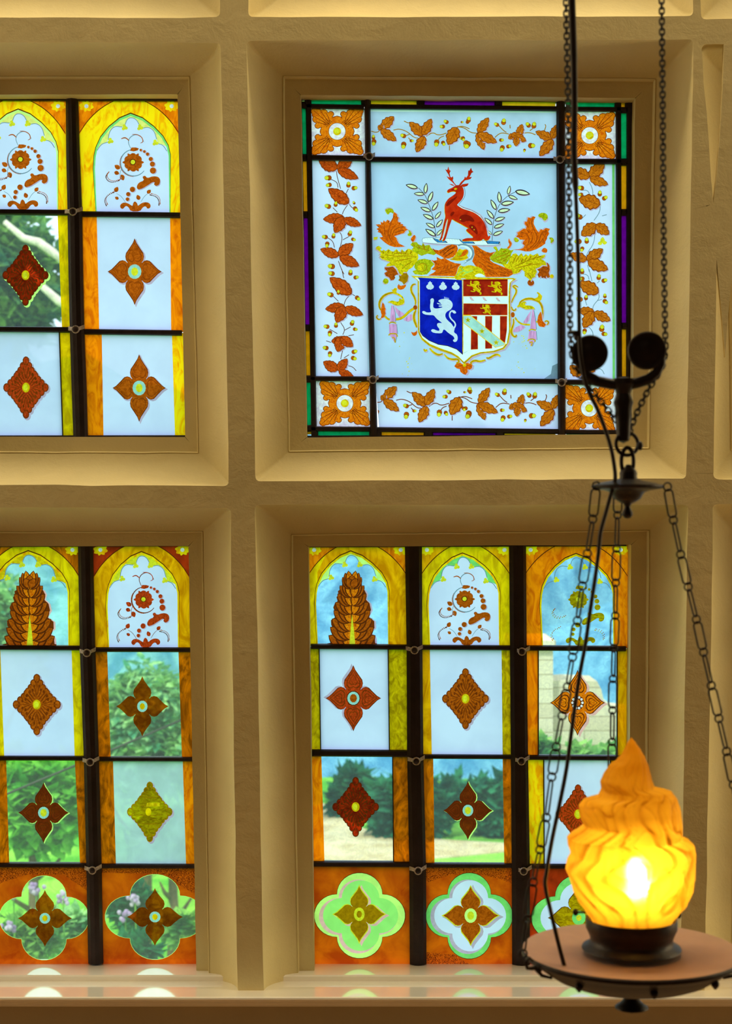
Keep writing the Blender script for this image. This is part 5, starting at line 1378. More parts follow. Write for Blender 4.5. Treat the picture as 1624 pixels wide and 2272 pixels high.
swag(aSL, [(690, 330), (560, 345), (430, 380), (320, 460), (250, 590), (245, 700), (290, 800)],
     [(330, 585), (375, 650), (390, 720), (412, 760), (400, 830), (412, 880), (380, 960), (350, 985), (285, 1008), (308, 920), (285, 830), (305, 700)],
     [(215, 925), (180, 945), (180, 1000), (235, 1038), (300, 1010)],
     [(555, 255), (600, 265), (650, 212), (712, 240), (685, 330), (600, 352), (585, 300)],
     [(620, 330), (720, 350), (820, 405), (890, 500), (900, 600), (860, 650), (740, 680), (640, 665), (540, 600), (445, 600), (520, 560), (590, 540), (700, 580), (760, 560), (755, 500), (790, 490), (840, 530), (830, 480), (760, 430), (680, 385), (600, 370)],
     [[(560, 672), (600, 672), (650, 850), (665, 1085), (520, 1085), (540, 850)], [(500, 1150), (690, 1150), (712, 1400), (500, 1395)], [(505, 1420), (690, 1400), (690, 1480), (655, 1640), (580, 1530)]],
     [[(630, 680), (760, 800), (900, 890), (770, 985), (680, 850)], [(1095, 895), (1090, 1035), (980, 1080), (870, 1042), (1000, 920)]],
     [([(390, 945), (450, 1010), (520, 1040)], 3.6), ([(660, 1030), (780, 1020), (900, 950), (1000, 840), (1150, 740)], 4.6)], (1175, 725, 55, 62),
     [([(1185, 125), (1110, 130), (1060, 220), (1080, 340), (1150, 450), (1185, 560), (1175, 660)], 5.2), ([(1190, 790), (1140, 900), (1140, 1020), (1180, 1140), (1215, 1240)], 6.2)],
     [[(500, 1140), (560, 1095), (685, 1130)], [(490, 1445), (520, 1400), (620, 1395), (700, 1410), (715, 1480)], [(580, 1500), (640, 1500), (660, 1630)]])
A.append(('mantle_orange', chaikin(aSL([(1068, 1340), (1120, 1375), (1200, 1345), (1222, 1290), (1228, 1390), (1190, 1450), (1130, 1462), (1082, 1400)]))))
A.append(('mantle_orange', chaikin(aSL([(715, 130), (760, 190), (860, 200), (905, 170), (900, 240), (800, 275), (720, 250)]))))
swag(aSR, [(600, 660), (620, 590), (720, 520), (860, 490), (1000, 520), (1110, 570), (1180, 680), (1205, 820), (1195, 1000)],
     [(1150, 825), (1180, 900), (1195, 1060), (1290, 1165), (1240, 1232), (1120, 1212), (1090, 1170), (1060, 1100), (1085, 940)],
     [(1290, 1180), (1350, 1140), (1350, 1080), (1290, 1065), (1250, 1100)],
     [(1045, 340), (1080, 325), (1130, 360), (1192, 430), (1175, 525), (1120, 570), (1030, 540), (980, 500), (1070, 460), (1095, 400)],
     [(535, 690), (600, 640), (720, 560), (800, 600), (740, 620), (760, 670), (860, 670), (960, 695), (1020, 772), (900, 765), (780, 782), (680, 735), (600, 700), (560, 735)],
     [[(930, 785), (970, 795), (1010, 1000), (1035, 1290), (880, 1275), (910, 1000)], [(860, 1320), (1030, 1330), (1050, 1555), (820, 1540)], [(830, 1570), (1010, 1570), (960, 1640), (930, 1725), (865, 1660)]],
     [[(905, 795), (850, 1050), (780, 1130), (700, 1110), (800, 950)], [(650, 1170), (760, 1220), (660, 1300), (560, 1345), (430, 1352), (500, 1240)]],
     [([(490, 980), (560, 1085), (680, 1160), (880, 1170)], 3.0), ([(1010, 1110), (1065, 1085)], 3.2)], (435, 912, 52, 72),
     [([(570, 200), (480, 150), (430, 190), (520, 240), (530, 340), (450, 470), (400, 600)], 4.6), ([(395, 700), (430, 800), (500, 800), (515, 745)], 3.8), ([(450, 1010), (460, 1140), (410, 1260), (395, 1380), (450, 1470), (520, 1480), (520, 1420)], 5.0)],
     [[(850, 1330), (900, 1280), (1030, 1310)], [(815, 1590), (850, 1545), (950, 1535), (1020, 1570), (1000, 1610)], [(870, 1640), (920, 1600), (940, 1640), (900, 1720)]])
# yellow spatter on the pane
rnd = random.Random(9)
for cx, cyy, n_ in ((1160, 760, 16), (1155, 820, 14), (905, 810, 14), (900, 762, 5)):
    for i in range(n_):
        A.append(('nut_yellow', circ(cx + rnd.gauss(0, 9), cyy + rnd.gauss(0, 14), rnd.uniform(.5, 1.6), n=6)))
# ---- stag
body = [(607, 345), (615, 330), (665, 308), (700, 285), (735, 274), (775, 282), (800, 310), (808, 350), (805, 400), (785, 450), (745, 490), (722, 515), (745, 530), (790, 560), (860, 580), (930, 605), (1000, 655), (1045, 710), (1070, 770), (1085, 830), (1092, 882), (1105, 895), (1118, 878), (1127, 895), (1115, 925), (1090, 942), (1060, 937), (1040, 918), (1020, 942), (960, 947), (900, 944), (800, 950), (783, 940), (800, 925), (840, 912), (900, 912), (925, 905), (890, 870), (850, 840), (833, 815), (845, 800), (870, 797), (820, 772), (760, 737), (700, 707), (665, 682), (655, 710), (630, 780), (610, 850), (595, 900), (580, 942), (555, 950), (546, 938), (565, 915), (585, 850), (600, 780), (618, 690), (610, 682), (595, 720), (577, 790), (560, 860), (545, 920), (530, 940), (508, 937), (530, 905), (545, 840), (558, 770), (573, 700), (588, 650), (578, 600), (576, 540), (583, 490), (620, 438), (670, 405), (702, 380), (716, 360), (690, 350), (650, 357), (625, 370), (608, 362)]
A.append(('mauve', off(aS([(800, 300), (825, 360), (815, 420), (780, 470), (745, 508), (800, 540), (900, 570), (1000, 625), (1060, 700), (1095, 800), (1100, 860), (1070, 800), (1000, 690), (900, 620), (740, 560)]), 1, 0)))
A.append(('black_line', stroke(aS([(808, 300), (826, 360), (815, 425), (775, 475), (738, 514), (800, 548), (900, 578), (1000, 636), (1052, 705), (1082, 790)]), .8, False)))
A.append(('argent', aS([(800, 305), (820, 360), (808, 425), (770, 470), (735, 510), (800, 552), (900, 584), (1000, 642), (1045, 705), (900, 650), (740, 560)])))
A.append(('gold', off(chaikin(aS(body)), -.8, 1.0)))
A.append(('stag_red', chaikin(aS(body))))
for p in ([(765, 285), (790, 265), (862, 256), (845, 285), (800, 298)], [(628, 262), (665, 265), (703, 286), (660, 278)],
          [(708, 285), (668, 242), (625, 207), (597, 168), (635, 185), (622, 150), (605, 125), (579, 83), (600, 95), (610, 90), (618, 53), (628, 90), (646, 105), (632, 130), (642, 175), (656, 185), (674, 170), (677, 200), (670, 215), (690, 250), (716, 278)],
          [(745, 278), (770, 240), (808, 205), (820, 173), (832, 190), (855, 160), (859, 98), (871, 105), (892, 68), (902, 100), (920, 115), (896, 130), (882, 160), (870, 180), (900, 178), (882, 202), (850, 212), (818, 218), (794, 242), (768, 277)]):
    A.append(('stag_dark', off(aS(p), .5, .4))); A.append(('stag_red', aS(p)))
A.append(('gold', leaf(*aS([(690, 326), (728, 318)]), .3)))
for p in ([(590, 520), (620, 470), (700, 425), (730, 405), (720, 430), (660, 490), (610, 535)], [(640, 620), (680, 590), (700, 610), (650, 660)], [(750, 660), (800, 625), (880, 640), (935, 695), (925, 722), (850, 700), (790, 730), (755, 700)], [(862, 760), (900, 745), (945, 770), (975, 830), (970, 880), (930, 840), (880, 800)], [(640, 330), (690, 320), (680, 345)]):
    A.append(('stag_dark', chaikin(aS(p))))
for p in ((765, 690, 6, 4), (905, 782, 4, 7), (930, 812, 4, 5)):
    A.append(('nut_yellow', circ(*aS([(p[0], p[1])])[0], p[2] / 4, p[3] / 4, n=7)))
A.append(('gold', stroke(aS([(610, 680), (600, 740), (575, 820), (556, 900)]), .7)))
pane('armorial_pane', [(820, 355), (1237, 358), (1240, 848), (830, 842)], 'frosted_main', [('grey_line', [(1200, 845), (1240, 845), (1240, 805), (1225, 812), (1222, 830)])] + A, w2, 'large frosted pane painted with stag crest, mantling and impaled shield')

# --- leads and coloured outer strips
for a, b, c, d, w in ((672, 236, 808, 238.5, 11), (822, 237, 1236, 242, 11), (1250, 242.5, 1380, 243.5, 11), (690, 350, 812, 352, 12.5), (820, 354, 1236, 357.5, 12.5), (1250, 358.5, 1392, 359, 12.5),
                      (690, 840, 824, 841, 11.5), (832, 843, 1238, 846.5, 11.5), (1252, 848, 1392, 849, 12), (688, 951.5, 822, 952.5, 11.5), (836, 953, 1238, 957.5, 11.5), (1252, 958, 1380, 959, 10)):
    lead(w2, (a, b), (c, d), w)
for a, b, c, d, w in ((684, 226, 697, 966, 12.5), (673, 226, 681, 966, 0.0), (1371.5, 232, 1374, 964, 12.5)):
    if w: lead(w2, (a, b), (c, d), w)
lead(w2, (668, 222), (680.5, 969), 3.5); lead(w2, (1397, 222), (1396, 968), 15)
lead(w2, (668, 220.5), (1398, 227), 4); lead(w2, (681, 968.5), (1392, 966), 4)
vbar(w2, [(214, 808, 822), (350, 810, 823), (450, 811, 825), (600, 814, 827), (840, 820, 834), (968, 821, 838)], 'glazing_bar', .013)
vbar(w2, [(216, 1234, 1253), (360, 1234, 1254), (600, 1236, 1254), (845, 1237, 1254), (966, 1238, 1254.5)], 'glazing_bar', .015)
def cstrip(m, x0, y0, x1, y1, horiz=True, thick=7.5, label=None):
    h = 8.5 if not horiz else 7
    q = [(x0, y0 - h), (x1, y1 - h), (x1, y1 + h), (x0, y0 + h)] if horiz else [(x0 - h, y0), (x0 + h, y0), (x1 + h, y1), (x1 - h, y1)]
    pane('coloured_strip', q, m, [], w2, m.replace('strip_', '') + ' glass edging strip')
    for (px_, py_) in ((x0, y0), (x1, y1)):
        pass
def gaps(seq, horiz):
    """lead between neighbouring strips"""
    for (a, b) in seq:
        lead(w2, a, b, 15, 'lead_joint', .0068)
for m, x0, y0, x1, y1 in (('strip_green', 690, 225.5, 802, 227.5), ('strip_yellow', 822, 228.5, 925, 229.5), ('strip_purple', 941, 230, 1098, 231.5), ('strip_yellow', 1113, 231.8, 1232, 233), ('strip_green', 1255, 233.2, 1364, 233.8), ('strip_orange', 1377, 233.5, 1387, 233.8)):
    cstrip(m, x0, y0, x1, y1)
gaps([((801, 228), (823, 228)), ((924, 230), (942, 230)), ((1097, 231), (1114, 231)), ((1363, 234), (1378, 234)), ((1386, 234), (1396, 234)), ((676, 226), (691, 226))], True)
for m, x0, y0, x1, y1 in (('strip_green', 705, 961.5, 820.5, 962), ('strip_orange', 846, 962.3, 941, 962), ('strip_purple', 960, 962, 1100, 961.6), ('strip_yellow', 1118, 961.5, 1232, 961.2), ('strip_green', 1256, 961.2, 1364, 961)):
    cstrip(m, x0, y0, x1, y1)
gaps([((692, 962), (706, 962)), ((819, 962), (847, 962)), ((940, 962), (961, 962)), ((1099, 961.5), (1119, 961.5)), ((1363, 961), (1392, 961))], True)
for m, x0, y0, x1, y1 in (('strip_green', 673.5, 239, 674.5, 343), ('strip_orange', 674.5, 357, 677, 470), ('strip_purple', 677.5, 483, 680.5, 721), ('strip_orange', 681.5, 734, 684.5, 834), ('strip_green', 685, 847.5, 687, 944), ('strip_orange', 688.5, 957.5, 688.7, 964)):
    cstrip(m, x0, y0, x1, y1, False)
gaps([((674, 342), (674, 358)), ((677, 469), (677, 484)), ((681, 720), (681, 735)), ((685, 833), (685, 849)), ((687, 943), (688, 958)), ((673, 226), (673, 240))], False)
for m, x0, y0, x1, y1 in (('strip_green', 1383.5, 251, 1384, 352.6), ('strip_orange', 1384, 367, 1384, 465), ('strip_purple', 1384.5, 478, 1385.5, 717), ('strip_orange', 1385.8, 730, 1386, 836), ('strip_green', 1386, 852, 1385, 946)):
    cstrip(m, x0, y0, x1, y1, False, 9.5)
gaps([((1384, 238), (1384, 252)), ((1384, 352), (1384, 368)), ((1384, 464), (1384, 479)), ((1385, 716), (1385, 731)), ((1386, 835), (1386, 853)), ((1385, 945), (1385, 960))], False)
for x, y in ((819, 349), (827, 842), (1240, 356), (1244, 848)):
    clip(w2, x, y, 26, 1)

# ================= the neighbouring lights beyond the frame ==================
for n_, key in ((5, 'w5'), (6, 'w6'), (7, 'w7'), (8, 'w8'), (9, 'w9')):
    sp = SPEC[key]
    g = sp['G']
    wn_ = window(n_, key, {'w5': 'window recess at the right edge beside the flame lamp', 'w6': 'window recess at the right edge beyond the right-hand chain', 'w7': 'window recess above the armorial window', 'w8': 'window recess above the upper left window', 'w9': 'window recess in the top right corner'}[key])
    x0, x1 = min(p[0] for p in g) - 6, max(p[0] for p in g) + 6
    y0, y1 = min(p[1] for p in g) - 6, max(p[1] for p in g) + 6
    y1 = min(y1, 2142)
    for i in range(3):
        a, b = x0 + (x1 - x0) * i / 3, x0 + (x1 - x0) * (i + 1) / 3
        for j in range(3):
            c, d = y0 + (y1 - y0) * j / 3, y0 + (y1 - y0) * (j + 1) / 3
            pane('frosted_pane', [(a, c), (b, c), (b, d), (a, d)], 'amber' if i == 0 else 'frosted', [], wn_)
    for i in (1, 2):
        vbar(wn_, [(y0 + 3, x0 + (x1 - x0) * i / 3 - 15, x0 + (x1 - x0) * i / 3 + 15), (y1 - 3, x0 + (x1 - x0) * i / 3 - 15, x0 + (x1 - x0) * i / 3 + 15)])
        lead(wn_, (x0, y0 + (y1 - y0) * i / 3), (x1, y0 + (y1 - y0) * i / 3), 12)
# ================= the hanging flame lamp ==================
YL = -1.3
U = (YL - EYE.y) / F_PX                  # metres per pixel at the lamp
def P(px, py, dy=0.0):
    return W(px, py, YL) + Vector((0, dy, 0))
ax = P(1401, 2108)
lamp = empty('hanging_lamp', P(1401, 2245), 'dark bronze lamp with a glowing yellow glass flame, hanging on chains before the right window', 'lamp')
AX, AY, AZ = ax.x, ax.y, ax.z

def ring3(bm, c, r, wire, tilt=0.0, yaw=0.0, rz=None, seg=20, wseg=8):
    """torus or oval link: centre c, half width r, half height rz, standing upright, yawed about z and leaning by tilt in the picture plane"""
    rz = r if rz is None else rz
    pts = []
    for i in range(seg):
        t = 2 * math.pi * i / seg
        x, z = r * math.cos(t), rz * math.sin(t)
        x, y = x * math.cos(yaw), x * math.sin(yaw)
        x, z = x * math.cos(tilt) - z * math.sin(tilt), x * math.sin(tilt) + z * math.cos(tilt)
        pts.append(Vector(c) + Vector((x, y, z)))
    tube(bm, pts, wire, wseg, True)

def link_long(bm, a, b, hw, wire, yaw=0.0, seg=8):
    """long link with straight sides between points a and b"""
    a, b = Vector(a), Vector(b)
    d = (b - a); L = d.length; d.normalize()
    side = d.cross(Vector((0, 1, 0))).normalized()
    nrm = d.cross(side).normalized()
    s = side * math.cos(yaw) + nrm * math.sin(yaw)
    pts = []
    for i in range(9):
        t = math.pi * i / 8
        pts.append(b - d * hw + d * hw * math.sin(t) + s * hw * math.cos(t))
    for i in range(9):
        t = math.pi * i / 8
        pts.append(a + d * hw - d * hw * math.sin(t) - s * hw * math.cos(t))
    tube(bm, pts, wire, seg, True)

# --- dish
bm = bmesh.new()
pr = [(88, 10), (100, 9), (150, 5), (200, 1), (232, -2), (240, -1), (243, 2), (243, 9), (238, 13), (226, 17), (218, 24), (206, 34), (196, 41), (176, 54), (150, 65), (120, 73), (70, 82), (24, 86), (0, 87)]
lathe(bm, AX, AY, [(max(0, r) * U, AZ - z * U) for r, z in [(0, 10)] + pr], 96)
dish = obj('dish', bm, ['dish_lit', 'bronze'], lamp, smooth=True, sharp=35, label='round brown dish with its top lit by the flame')
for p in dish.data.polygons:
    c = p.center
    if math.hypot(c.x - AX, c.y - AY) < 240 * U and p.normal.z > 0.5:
        p.material_index = 0  # lighter upper face, flame light put into the colour
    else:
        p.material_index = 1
# studs under the rim
for k in range(8):
    t = R(-131 + 45 * k)
    bm = bmesh.new()
    c = Vector((AX + 208 * U * math.cos(t), AY + 208 * U * math.sin(t), AZ - 37 * U))
    ball(bm, c, 9 * U, 12); ball(bm, c - Vector((0, 0, 7 * U)), 4.5 * U, 10)
    obj('stud', bm, 'bronze', dish, smooth=True)
# --- finial below
bm = bmesh.new()
lathe(bm, AX, AY, [(r * U, AZ - z * U) for r, z in [(0, 80), (26, 84), (22, 90), (11, 95), (9, 99), (14, 104), (20, 112), (27, 119), (36, 125), (37, 128), (30, 131), (14, 133), (8, 138), (0, 141)]], 40)
obj('finial', bm, 'bronze', lamp, smooth=True, sharp=40)
# --- collar
bm = bmesh.new()
lathe(bm, AX, AY, [(r * U, AZ - z * U) for r, z in [(80, -60), (95, -70), (100, -72), (101, -66), (101, -50), (97, -42), (92, -30), (91, -22), (96, -14), (108, -8), (110, -4), (0, -2)]], 72)
collar = obj('collar', bm, 'bronze', lamp, smooth=True, sharp=40, label='dark metal collar holding the glass flame')
for px, py in ((1286, 2024), (1497, 2030)):
    bm = bmesh.new()
    p = P(px, py); s = -1 if px < 1400 else 1
    tube(bm, [p + Vector((-s * 26 * U, 0, 0)), p + Vector((s * 8 * U, 0, 0))], 2.6 * U, 8)
    ball(bm, p + Vector((s * 9 * U, 0, 0)), 6.5 * U, 12, (1, .6, 1.25))
    obj('thumb_screw', bm, 'bronze', collar, smooth=True, sharp=40)

# --- flame-shaped glass
LFT = [(1401, 1636), (1391, 1648), (1381, 1671), (1369, 1685), (1351, 1699), (1338, 1720), (1332, 1734), (1334, 1749), (1327, 1766), (1312, 1769), (1294, 1774), (1284, 1788), (1286, 1808), (1294, 1832), (1282, 1841), (1268, 1850), (1258, 1858), (1260, 1874), (1267, 1895), (1259, 1912), (1256, 1930), (1265, 1950), (1270, 1972), (1281, 1997), (1298, 2022), (1312, 2040), (1318, 2052)]
RGT = [(1401, 1636), (1411, 1648), (1423, 1666), (1432, 1681), (1440, 1702), (1445, 1724), (1452, 1746), (1467, 1750), (1490, 1755), (1503, 1774), (1510, 1799), (1513, 1830), (1514, 1858), (1530, 1864), (1541, 1876), (1544, 1898), (1541, 1941), (1537, 1972), (1524, 2000), (1505, 2025), (1492, 2040), (1486, 2052)]
def interp(tab, y):
    if y <= tab[0][1]: return tab[0][0]
    for a, b in zip(tab[:-1], tab[1:]):
        if a[1] <= y <= b[1]:
            t = (y - a[1]) / max(1e-6, b[1] - a[1])
            t = t * t * (3 - 2 * t) * .5 + t * .5
            return a[0] + (b[0] - a[0]) * t
    return tab[-1][0]
DEP = [(2, 1636), (14, 1655), (38, 1700), (66, 1750), (92, 1800), (114, 1850), (129, 1900), (133, 1950), (118, 2000), (92, 2040), (86, 2053)]
bm = bmesh.new()
NZ, NA = 150, 180
rings = []
thick = []
for i in range(NZ + 1):
    y = 1636.5 + (2052 - 1636.5) * (i / NZ)
    xl, xr = interp(LFT, y), interp(RGT, y)
    cx, hw = (xl + xr) / 2, max(.6, (xr - xl) / 2)
    # smooth body for the depth direction
    tt = (y - 1636) / 416
    body_r = 136 * math.sin(math.pi * min(1, tt ** 0.9 * .80 + .02)) ** 0.8 if tt > 0 else 1
    body_r = interp(DEP, y)
    row = []
    for k in range(NA):
        a = 2 * math.pi * k / NA
        # twisted flutes; they lean over and curl towards the tip
        nz1 = noise.noise(Vector((math.cos(a) * 1.3, math.sin(a) * 1.3, tt * 3.4)))
        nz2 = noise.noise(Vector((math.cos(a) * 2.2 + 9, math.sin(a) * 2.2, tt * 5.0)))
        s1 = math.sin(7 * a + 5.5 * nz1 + 3.0 * tt + 1.8 * math.sin(4.4 * tt))
        s3 = math.sin(9 * a - 7 * nz2 - 2.0 * tt)
        s2 = nz1
        groove = (1 - abs(s1)) ** 2.8 + .5 * (1 - abs(s3)) ** 3.2
        groove *= .65 + .35 * min(1, max(0, (tt - .25) * 3))
        g = -.06 * groove + .05 * s2
        thick.append(min(1.0, groove * (.9 if tt > .3 else .7) * min(1, tt * 4)))
        edge = abs(math.sin(a)) ** .6        # keep the outline, work the relief on the faces
        f = 1 + g * (0.25 + .75 * edge) * min(1, (1 - tt) * 5 + .25) * min(1, tt * 6)
        rx = hw * f; ry = body_r * f
        # lips of the glass tongues stand forward at different heights
        lip = 1 + .055 * math.sin(3 * a + 8.5 * tt) * math.sin(math.pi * tt)
        ry *= lip
        row.append(bm.verts.new((P(cx, y).x + rx * U * math.cos(a), AY + ry * U * math.sin(a), P(cx, y).z)))
    rings.append(row)
for A_, B_ in zip(rings[:-1], rings[1:]):
    for k in range(NA):
        bm.faces.new((A_[k], A_[(k + 1) % NA], B_[(k + 1) % NA], B_[k]))
bm.faces.new(rings[0])
shade = obj('flame_shade', bm, 'flame_glass', lamp, smooth=True, label='amber glass flame shade glowing yellow from the bulb inside')
at_ = shade.data.attributes.new('groove_tint', 'FLOAT', 'POINT')
at_.data.foreach_set('value', thick)  # tint values, deeper in colour along the grooves
bm = bmesh.new()
ball(bm, P(1401, 1930) + Vector((0, -74 * U, 0)), 16 * U, 20, (1, 1, 2.3))
bulb = obj('bulb', bm, 'bulb_glow', lamp, smooth=True)
bm = bmesh.new()
lathe(bm, AX, AY, [(0, P(0, 2020).z), (14 * U, P(0, 2020).z), (18 * U, P(0, 2030).z), (20 * U, P(0, 2108).z), (0, P(0, 2108).z)], 24)
tube(bm, [Vector((AX, AY, P(0, 2030).z)), Vector((AX, AY - 40 * U, P(0, 2000).z)), Vector((AX, AY - 74 * U, P(0, 1962).z))], 4 * U, 8)
obj('bulb_holder', bm, 'bronze', lamp, smooth=True, sharp=40)

# --- canopy disc at the top of the chains
AXT = P(1392, 1080)
bm = bmesh.new()
lathe(bm, AXT.x, AY, [(r * U, P(0, y).z) for r, y in [(0, 1062), (26, 1063), (32, 1066), (60, 1071), (78, 1076), (80, 1080), (77, 1084), (50, 1088), (38, 1092), (33, 1099), (29, 1107), (18, 1114), (9, 1118), (6, 1124), (8, 1130), (12, 1137), (12, 1143), (7, 1149), (0, 1151)]], 56)
obj('canopy_disc', bm, 'bronze', lamp, smooth=True, sharp=40)
# suspension eye, links and hook between yoke and disc
bm = bmesh.new()
lathe(bm, P(1394, 0).x, AY, [(r * U, P(0, y).z) for r, y in [(0, 1030), (5, 1031), (9, 1037), (17, 1043), (20, 1050), (19, 1058), (22, 1066), (0, 1068)]], 32)
ring3(bm, P(1392, 1024), 14 * U, 4.6 * U, 0, R(8), 31 * U, 28, 10)
obj('swivel_hook', bm, 'bronze', lamp, smooth=True, sharp=40)
bm = bmesh.new()
ring3(bm, P(1391, 985), 27 * U, 4.2 * U, 0, R(18), 25 * U, 32, 10)
ball(bm, P(1420, 989), 8.5 * U, 12, (.8, 1, 1.2))
obj('ring', bm, 'bronze', lamp, smooth=True)
# --- yoke with its two pulley wheels
bm = bmesh.new()
lathe(bm, P(1383, 0).x, AY, [(r * U, P(0, y).z) for r, y in [(0, 836), (22, 840), (25, 852), (19, 862), (15, 874), (19, 884), (22, 893), (19, 903), (18, 912), (19, 922), (17, 936), (16, 955), (15, 968), (12, 978), (0, 984)]], 40)
arm = [(1440, 838), (1445, 826)]
pts = [(1292, 800, 10), (1293, 818, 11), (1303, 834, 12), (1325, 846, 12), (1355, 852, 12), (1384, 854, 13), (1412, 850, 12), (1438, 842, 12), (1456, 828, 11), (1466, 808, 11), (1468, 790, 10)]
tube(bm, [P(x, y) for x, y, r in pts], [r * U for x, y, r in pts], 12)
yoke = obj('yoke', bm, 'bronze', lamp, smooth=True, sharp=40)
for cx, cyy, r in ((1308, 784, 40), (1435, 778, 42)):
    bm = bmesh.new()
    c = P(cx, cyy)
    prof = [(0, -11), (r * .34, -12), (r * .42, -10), (r * .80, -9), (r * .93, -11), (r, -9), (r * .90, 0), (r, 9), (r * .93, 11), (r * .80, 9), (r * .42, 10), (r * .34, 12), (0, 11)]
    prev = None
    seg = 56
    for rr_, yy in prof:
        row = [bm.verts.new((c.x + rr_ * U * math.cos(2 * math.pi * k / seg), c.y + yy * U, c.z + rr_ * U * math.sin(2 * math.pi * k / seg))) for k in range(seg)] if rr_ > 0 else [bm.verts.new((c.x, c.y + yy * U, c.z))]
        if prev:
            for k in range(seg):
                k2 = (k + 1) % seg
                if len(prev) == 1: bm.faces.new((prev[0], row[k], row[k2]))
                elif len(row) == 1: bm.faces.new((prev[k], prev[k2], row[0]))
                else: bm.faces.new((prev[k], prev[k2], row[k2], row[k]))
        prev = row
    obj('pulley_wheel', bm, 'bronze', lamp, smooth=True, sharp=40)

# --- long-link chains from the disc to the dish
def chain_from(rings_px, depth, r_ring, hw, name='suspension_chain', yaw0=0):
    """rings_px: ring centres; depth: y offset at first and last ring; links of the chain are children"""
    pts = []
    n = len(rings_px)
    for i, (x, y) in enumerate(rings_px):
        dyy = lp(depth[0], depth[1], i / (n - 1))
        sc = (YL + dyy - EYE.y) / (YL - EYE.y)
        w = W(x, y, YL + dyy)
        pts.append(w)
    ch = None
    for i, p in enumerate(pts):
        bm = bmesh.new()
        ring3(bm, p, r_ring * U, 2.0 * U, 0, R(10), None, 16, 6)
        if ch is None: ch = obj(name, bm, 'bronze', lamp, smooth=True)
        else: obj('connecting_ring', bm, 'bronze', ch, smooth=True)
    for i in range(n - 1):
        bm = bmesh.new()
        d = (pts[i + 1] - pts[i]).normalized()
        link_long(bm, pts[i] + d * (r_ring - 3) * U, pts[i + 1] - d * (r_ring - 3) * U, hw * U, 2.1 * U, R(70 if i % 2 else 12) if yaw0 else R(20 + 55 * (i % 2)))
        obj('chain_link', bm, 'bronze', ch, smooth=True)
    return ch
chain_from([(1481, 1080), (1494, 1154), (1510, 1230), (1527, 1302), (1545, 1374), (1561, 1447), (1578, 1521), (1595, 1594), (1612, 1667), (1627, 1741), (1641, 1815), (1653, 1890), (1660, 1965), (1664, 2040), (1665, 2110)], (-.010, -.050), 9, 9, yaw0=0)
chain_from([(1323, 1078), (1315, 1152), (1303, 1228), (1292, 1300), (1281, 1377), (1270, 1458), (1259, 1524), (1247, 1588), (1234, 1657), (1224, 1724), (1212, 1814), (1198, 1885), (1183, 1957), (1170, 2040), (1160, 2116)], (-.010, -.056), 9, 10, yaw0=0)
chain_from([(1371, 1086), (1370, 1143), (1368, 1217), (1366, 1293), (1365, 1366), (1362, 1438), (1360, 1506), (1359, 1576), (1358, 1646), (1359, 1716), (1360, 1786), (1362, 1856), (1364, 1926), (1366, 1996), (1367, 2062)], (.044, .144), 8.5, 9.5, yaw0=0)
# rim hooks where the chains are fastened
for t in (R(203), R(-23), R(92)):
    bm = bmesh.new()
    c = Vector((AX + 246 * U * math.cos(t), AY + 246 * U * math.sin(t), AZ - 6 * U))
    o_ = Vector((math.cos(t), math.sin(t), 0))
    tube(bm, [c - o_ * 14 * U, c + o_ * 4 * U + Vector((0, 0, -8 * U)), c + o_ * 16 * U + Vector((0, 0, -6 * U)), c + o_ * 20 * U + Vector((0, 0, 8 * U)), c + o_ * 10 * U + Vector((0, 0, 16 * U)), c + o_ * 2 * U + Vector((0, 0, 8 * U))], [5 * U, 4.5 * U, 4 * U, 3.5 * U, 3 * U, 2.6 * U], 10)
    tube(bm, [c + Vector((0, 0, -4 * U)), c - o_ * 20 * U + Vector((0, 0, -26 * U)), c - o_ * 44 * U + Vector((0, 0, -34 * U))], [5 * U, 4 * U, 3 * U], 8)
    obj('rim_hook', bm, 'bronze', lamp, smooth=True, sharp=50)

# --- fine chains running up to the ceiling over the pulleys
def fine_chain(path, step, hw, wire, name='hanging_chain'):
    """ordinary oval-link chain along a pixel path"""
    pts = [P(x, y, d) for x, y, d in path]
    seglen = [(b - a).length for a, b in zip(pts[:-1], pts[1:])]
    total = sum(seglen)
    n = int(total / step)
    bm = bmesh.new()
    for i in range(n):
        s = (i + .5) * total / n
        k = 0
        while k < len(seglen) - 1 and s > seglen[k]: s -= seglen[k]; k += 1
        t = s / seglen[k]
        c = pts[k].lerp(pts[k + 1], t)
        d = (pts[k + 1] - pts[k]).normalized()
        link_long(bm, c - d * step * .70, c + d * step * .70, hw, wire, R(20 + 90 * (i % 2)), 6)
    return obj(name, bm, 'bronze', lamp, smooth=True)
fine_chain([(1464, -260, 0), (1468, 0, 0), (1470, 200, 0), (1472, 500, 0), (1475, 700, 0), (1477, 780, 0), (1470, 812, 0), (1456, 838, 0), (1440, 862, 0), (1418, 905, 0), (1404, 938, 0), (1393, 975, 0)], 11.6 * U, 5.2 * U, 2.0 * U)
fine_chain([(1256, -260, .02), (1260, 0, .02), (1264, 200, .02), (1266, 400, .02), (1269, 600, .02), (1268, 700, .02), (1268, 780, .0), (1276, 815, .0), (1292, 840, 0), (1315, 868, 0), (1345, 905, 0), (1376, 945, 0)], 12.4 * U, 5.6 * U, 2.0 * U)
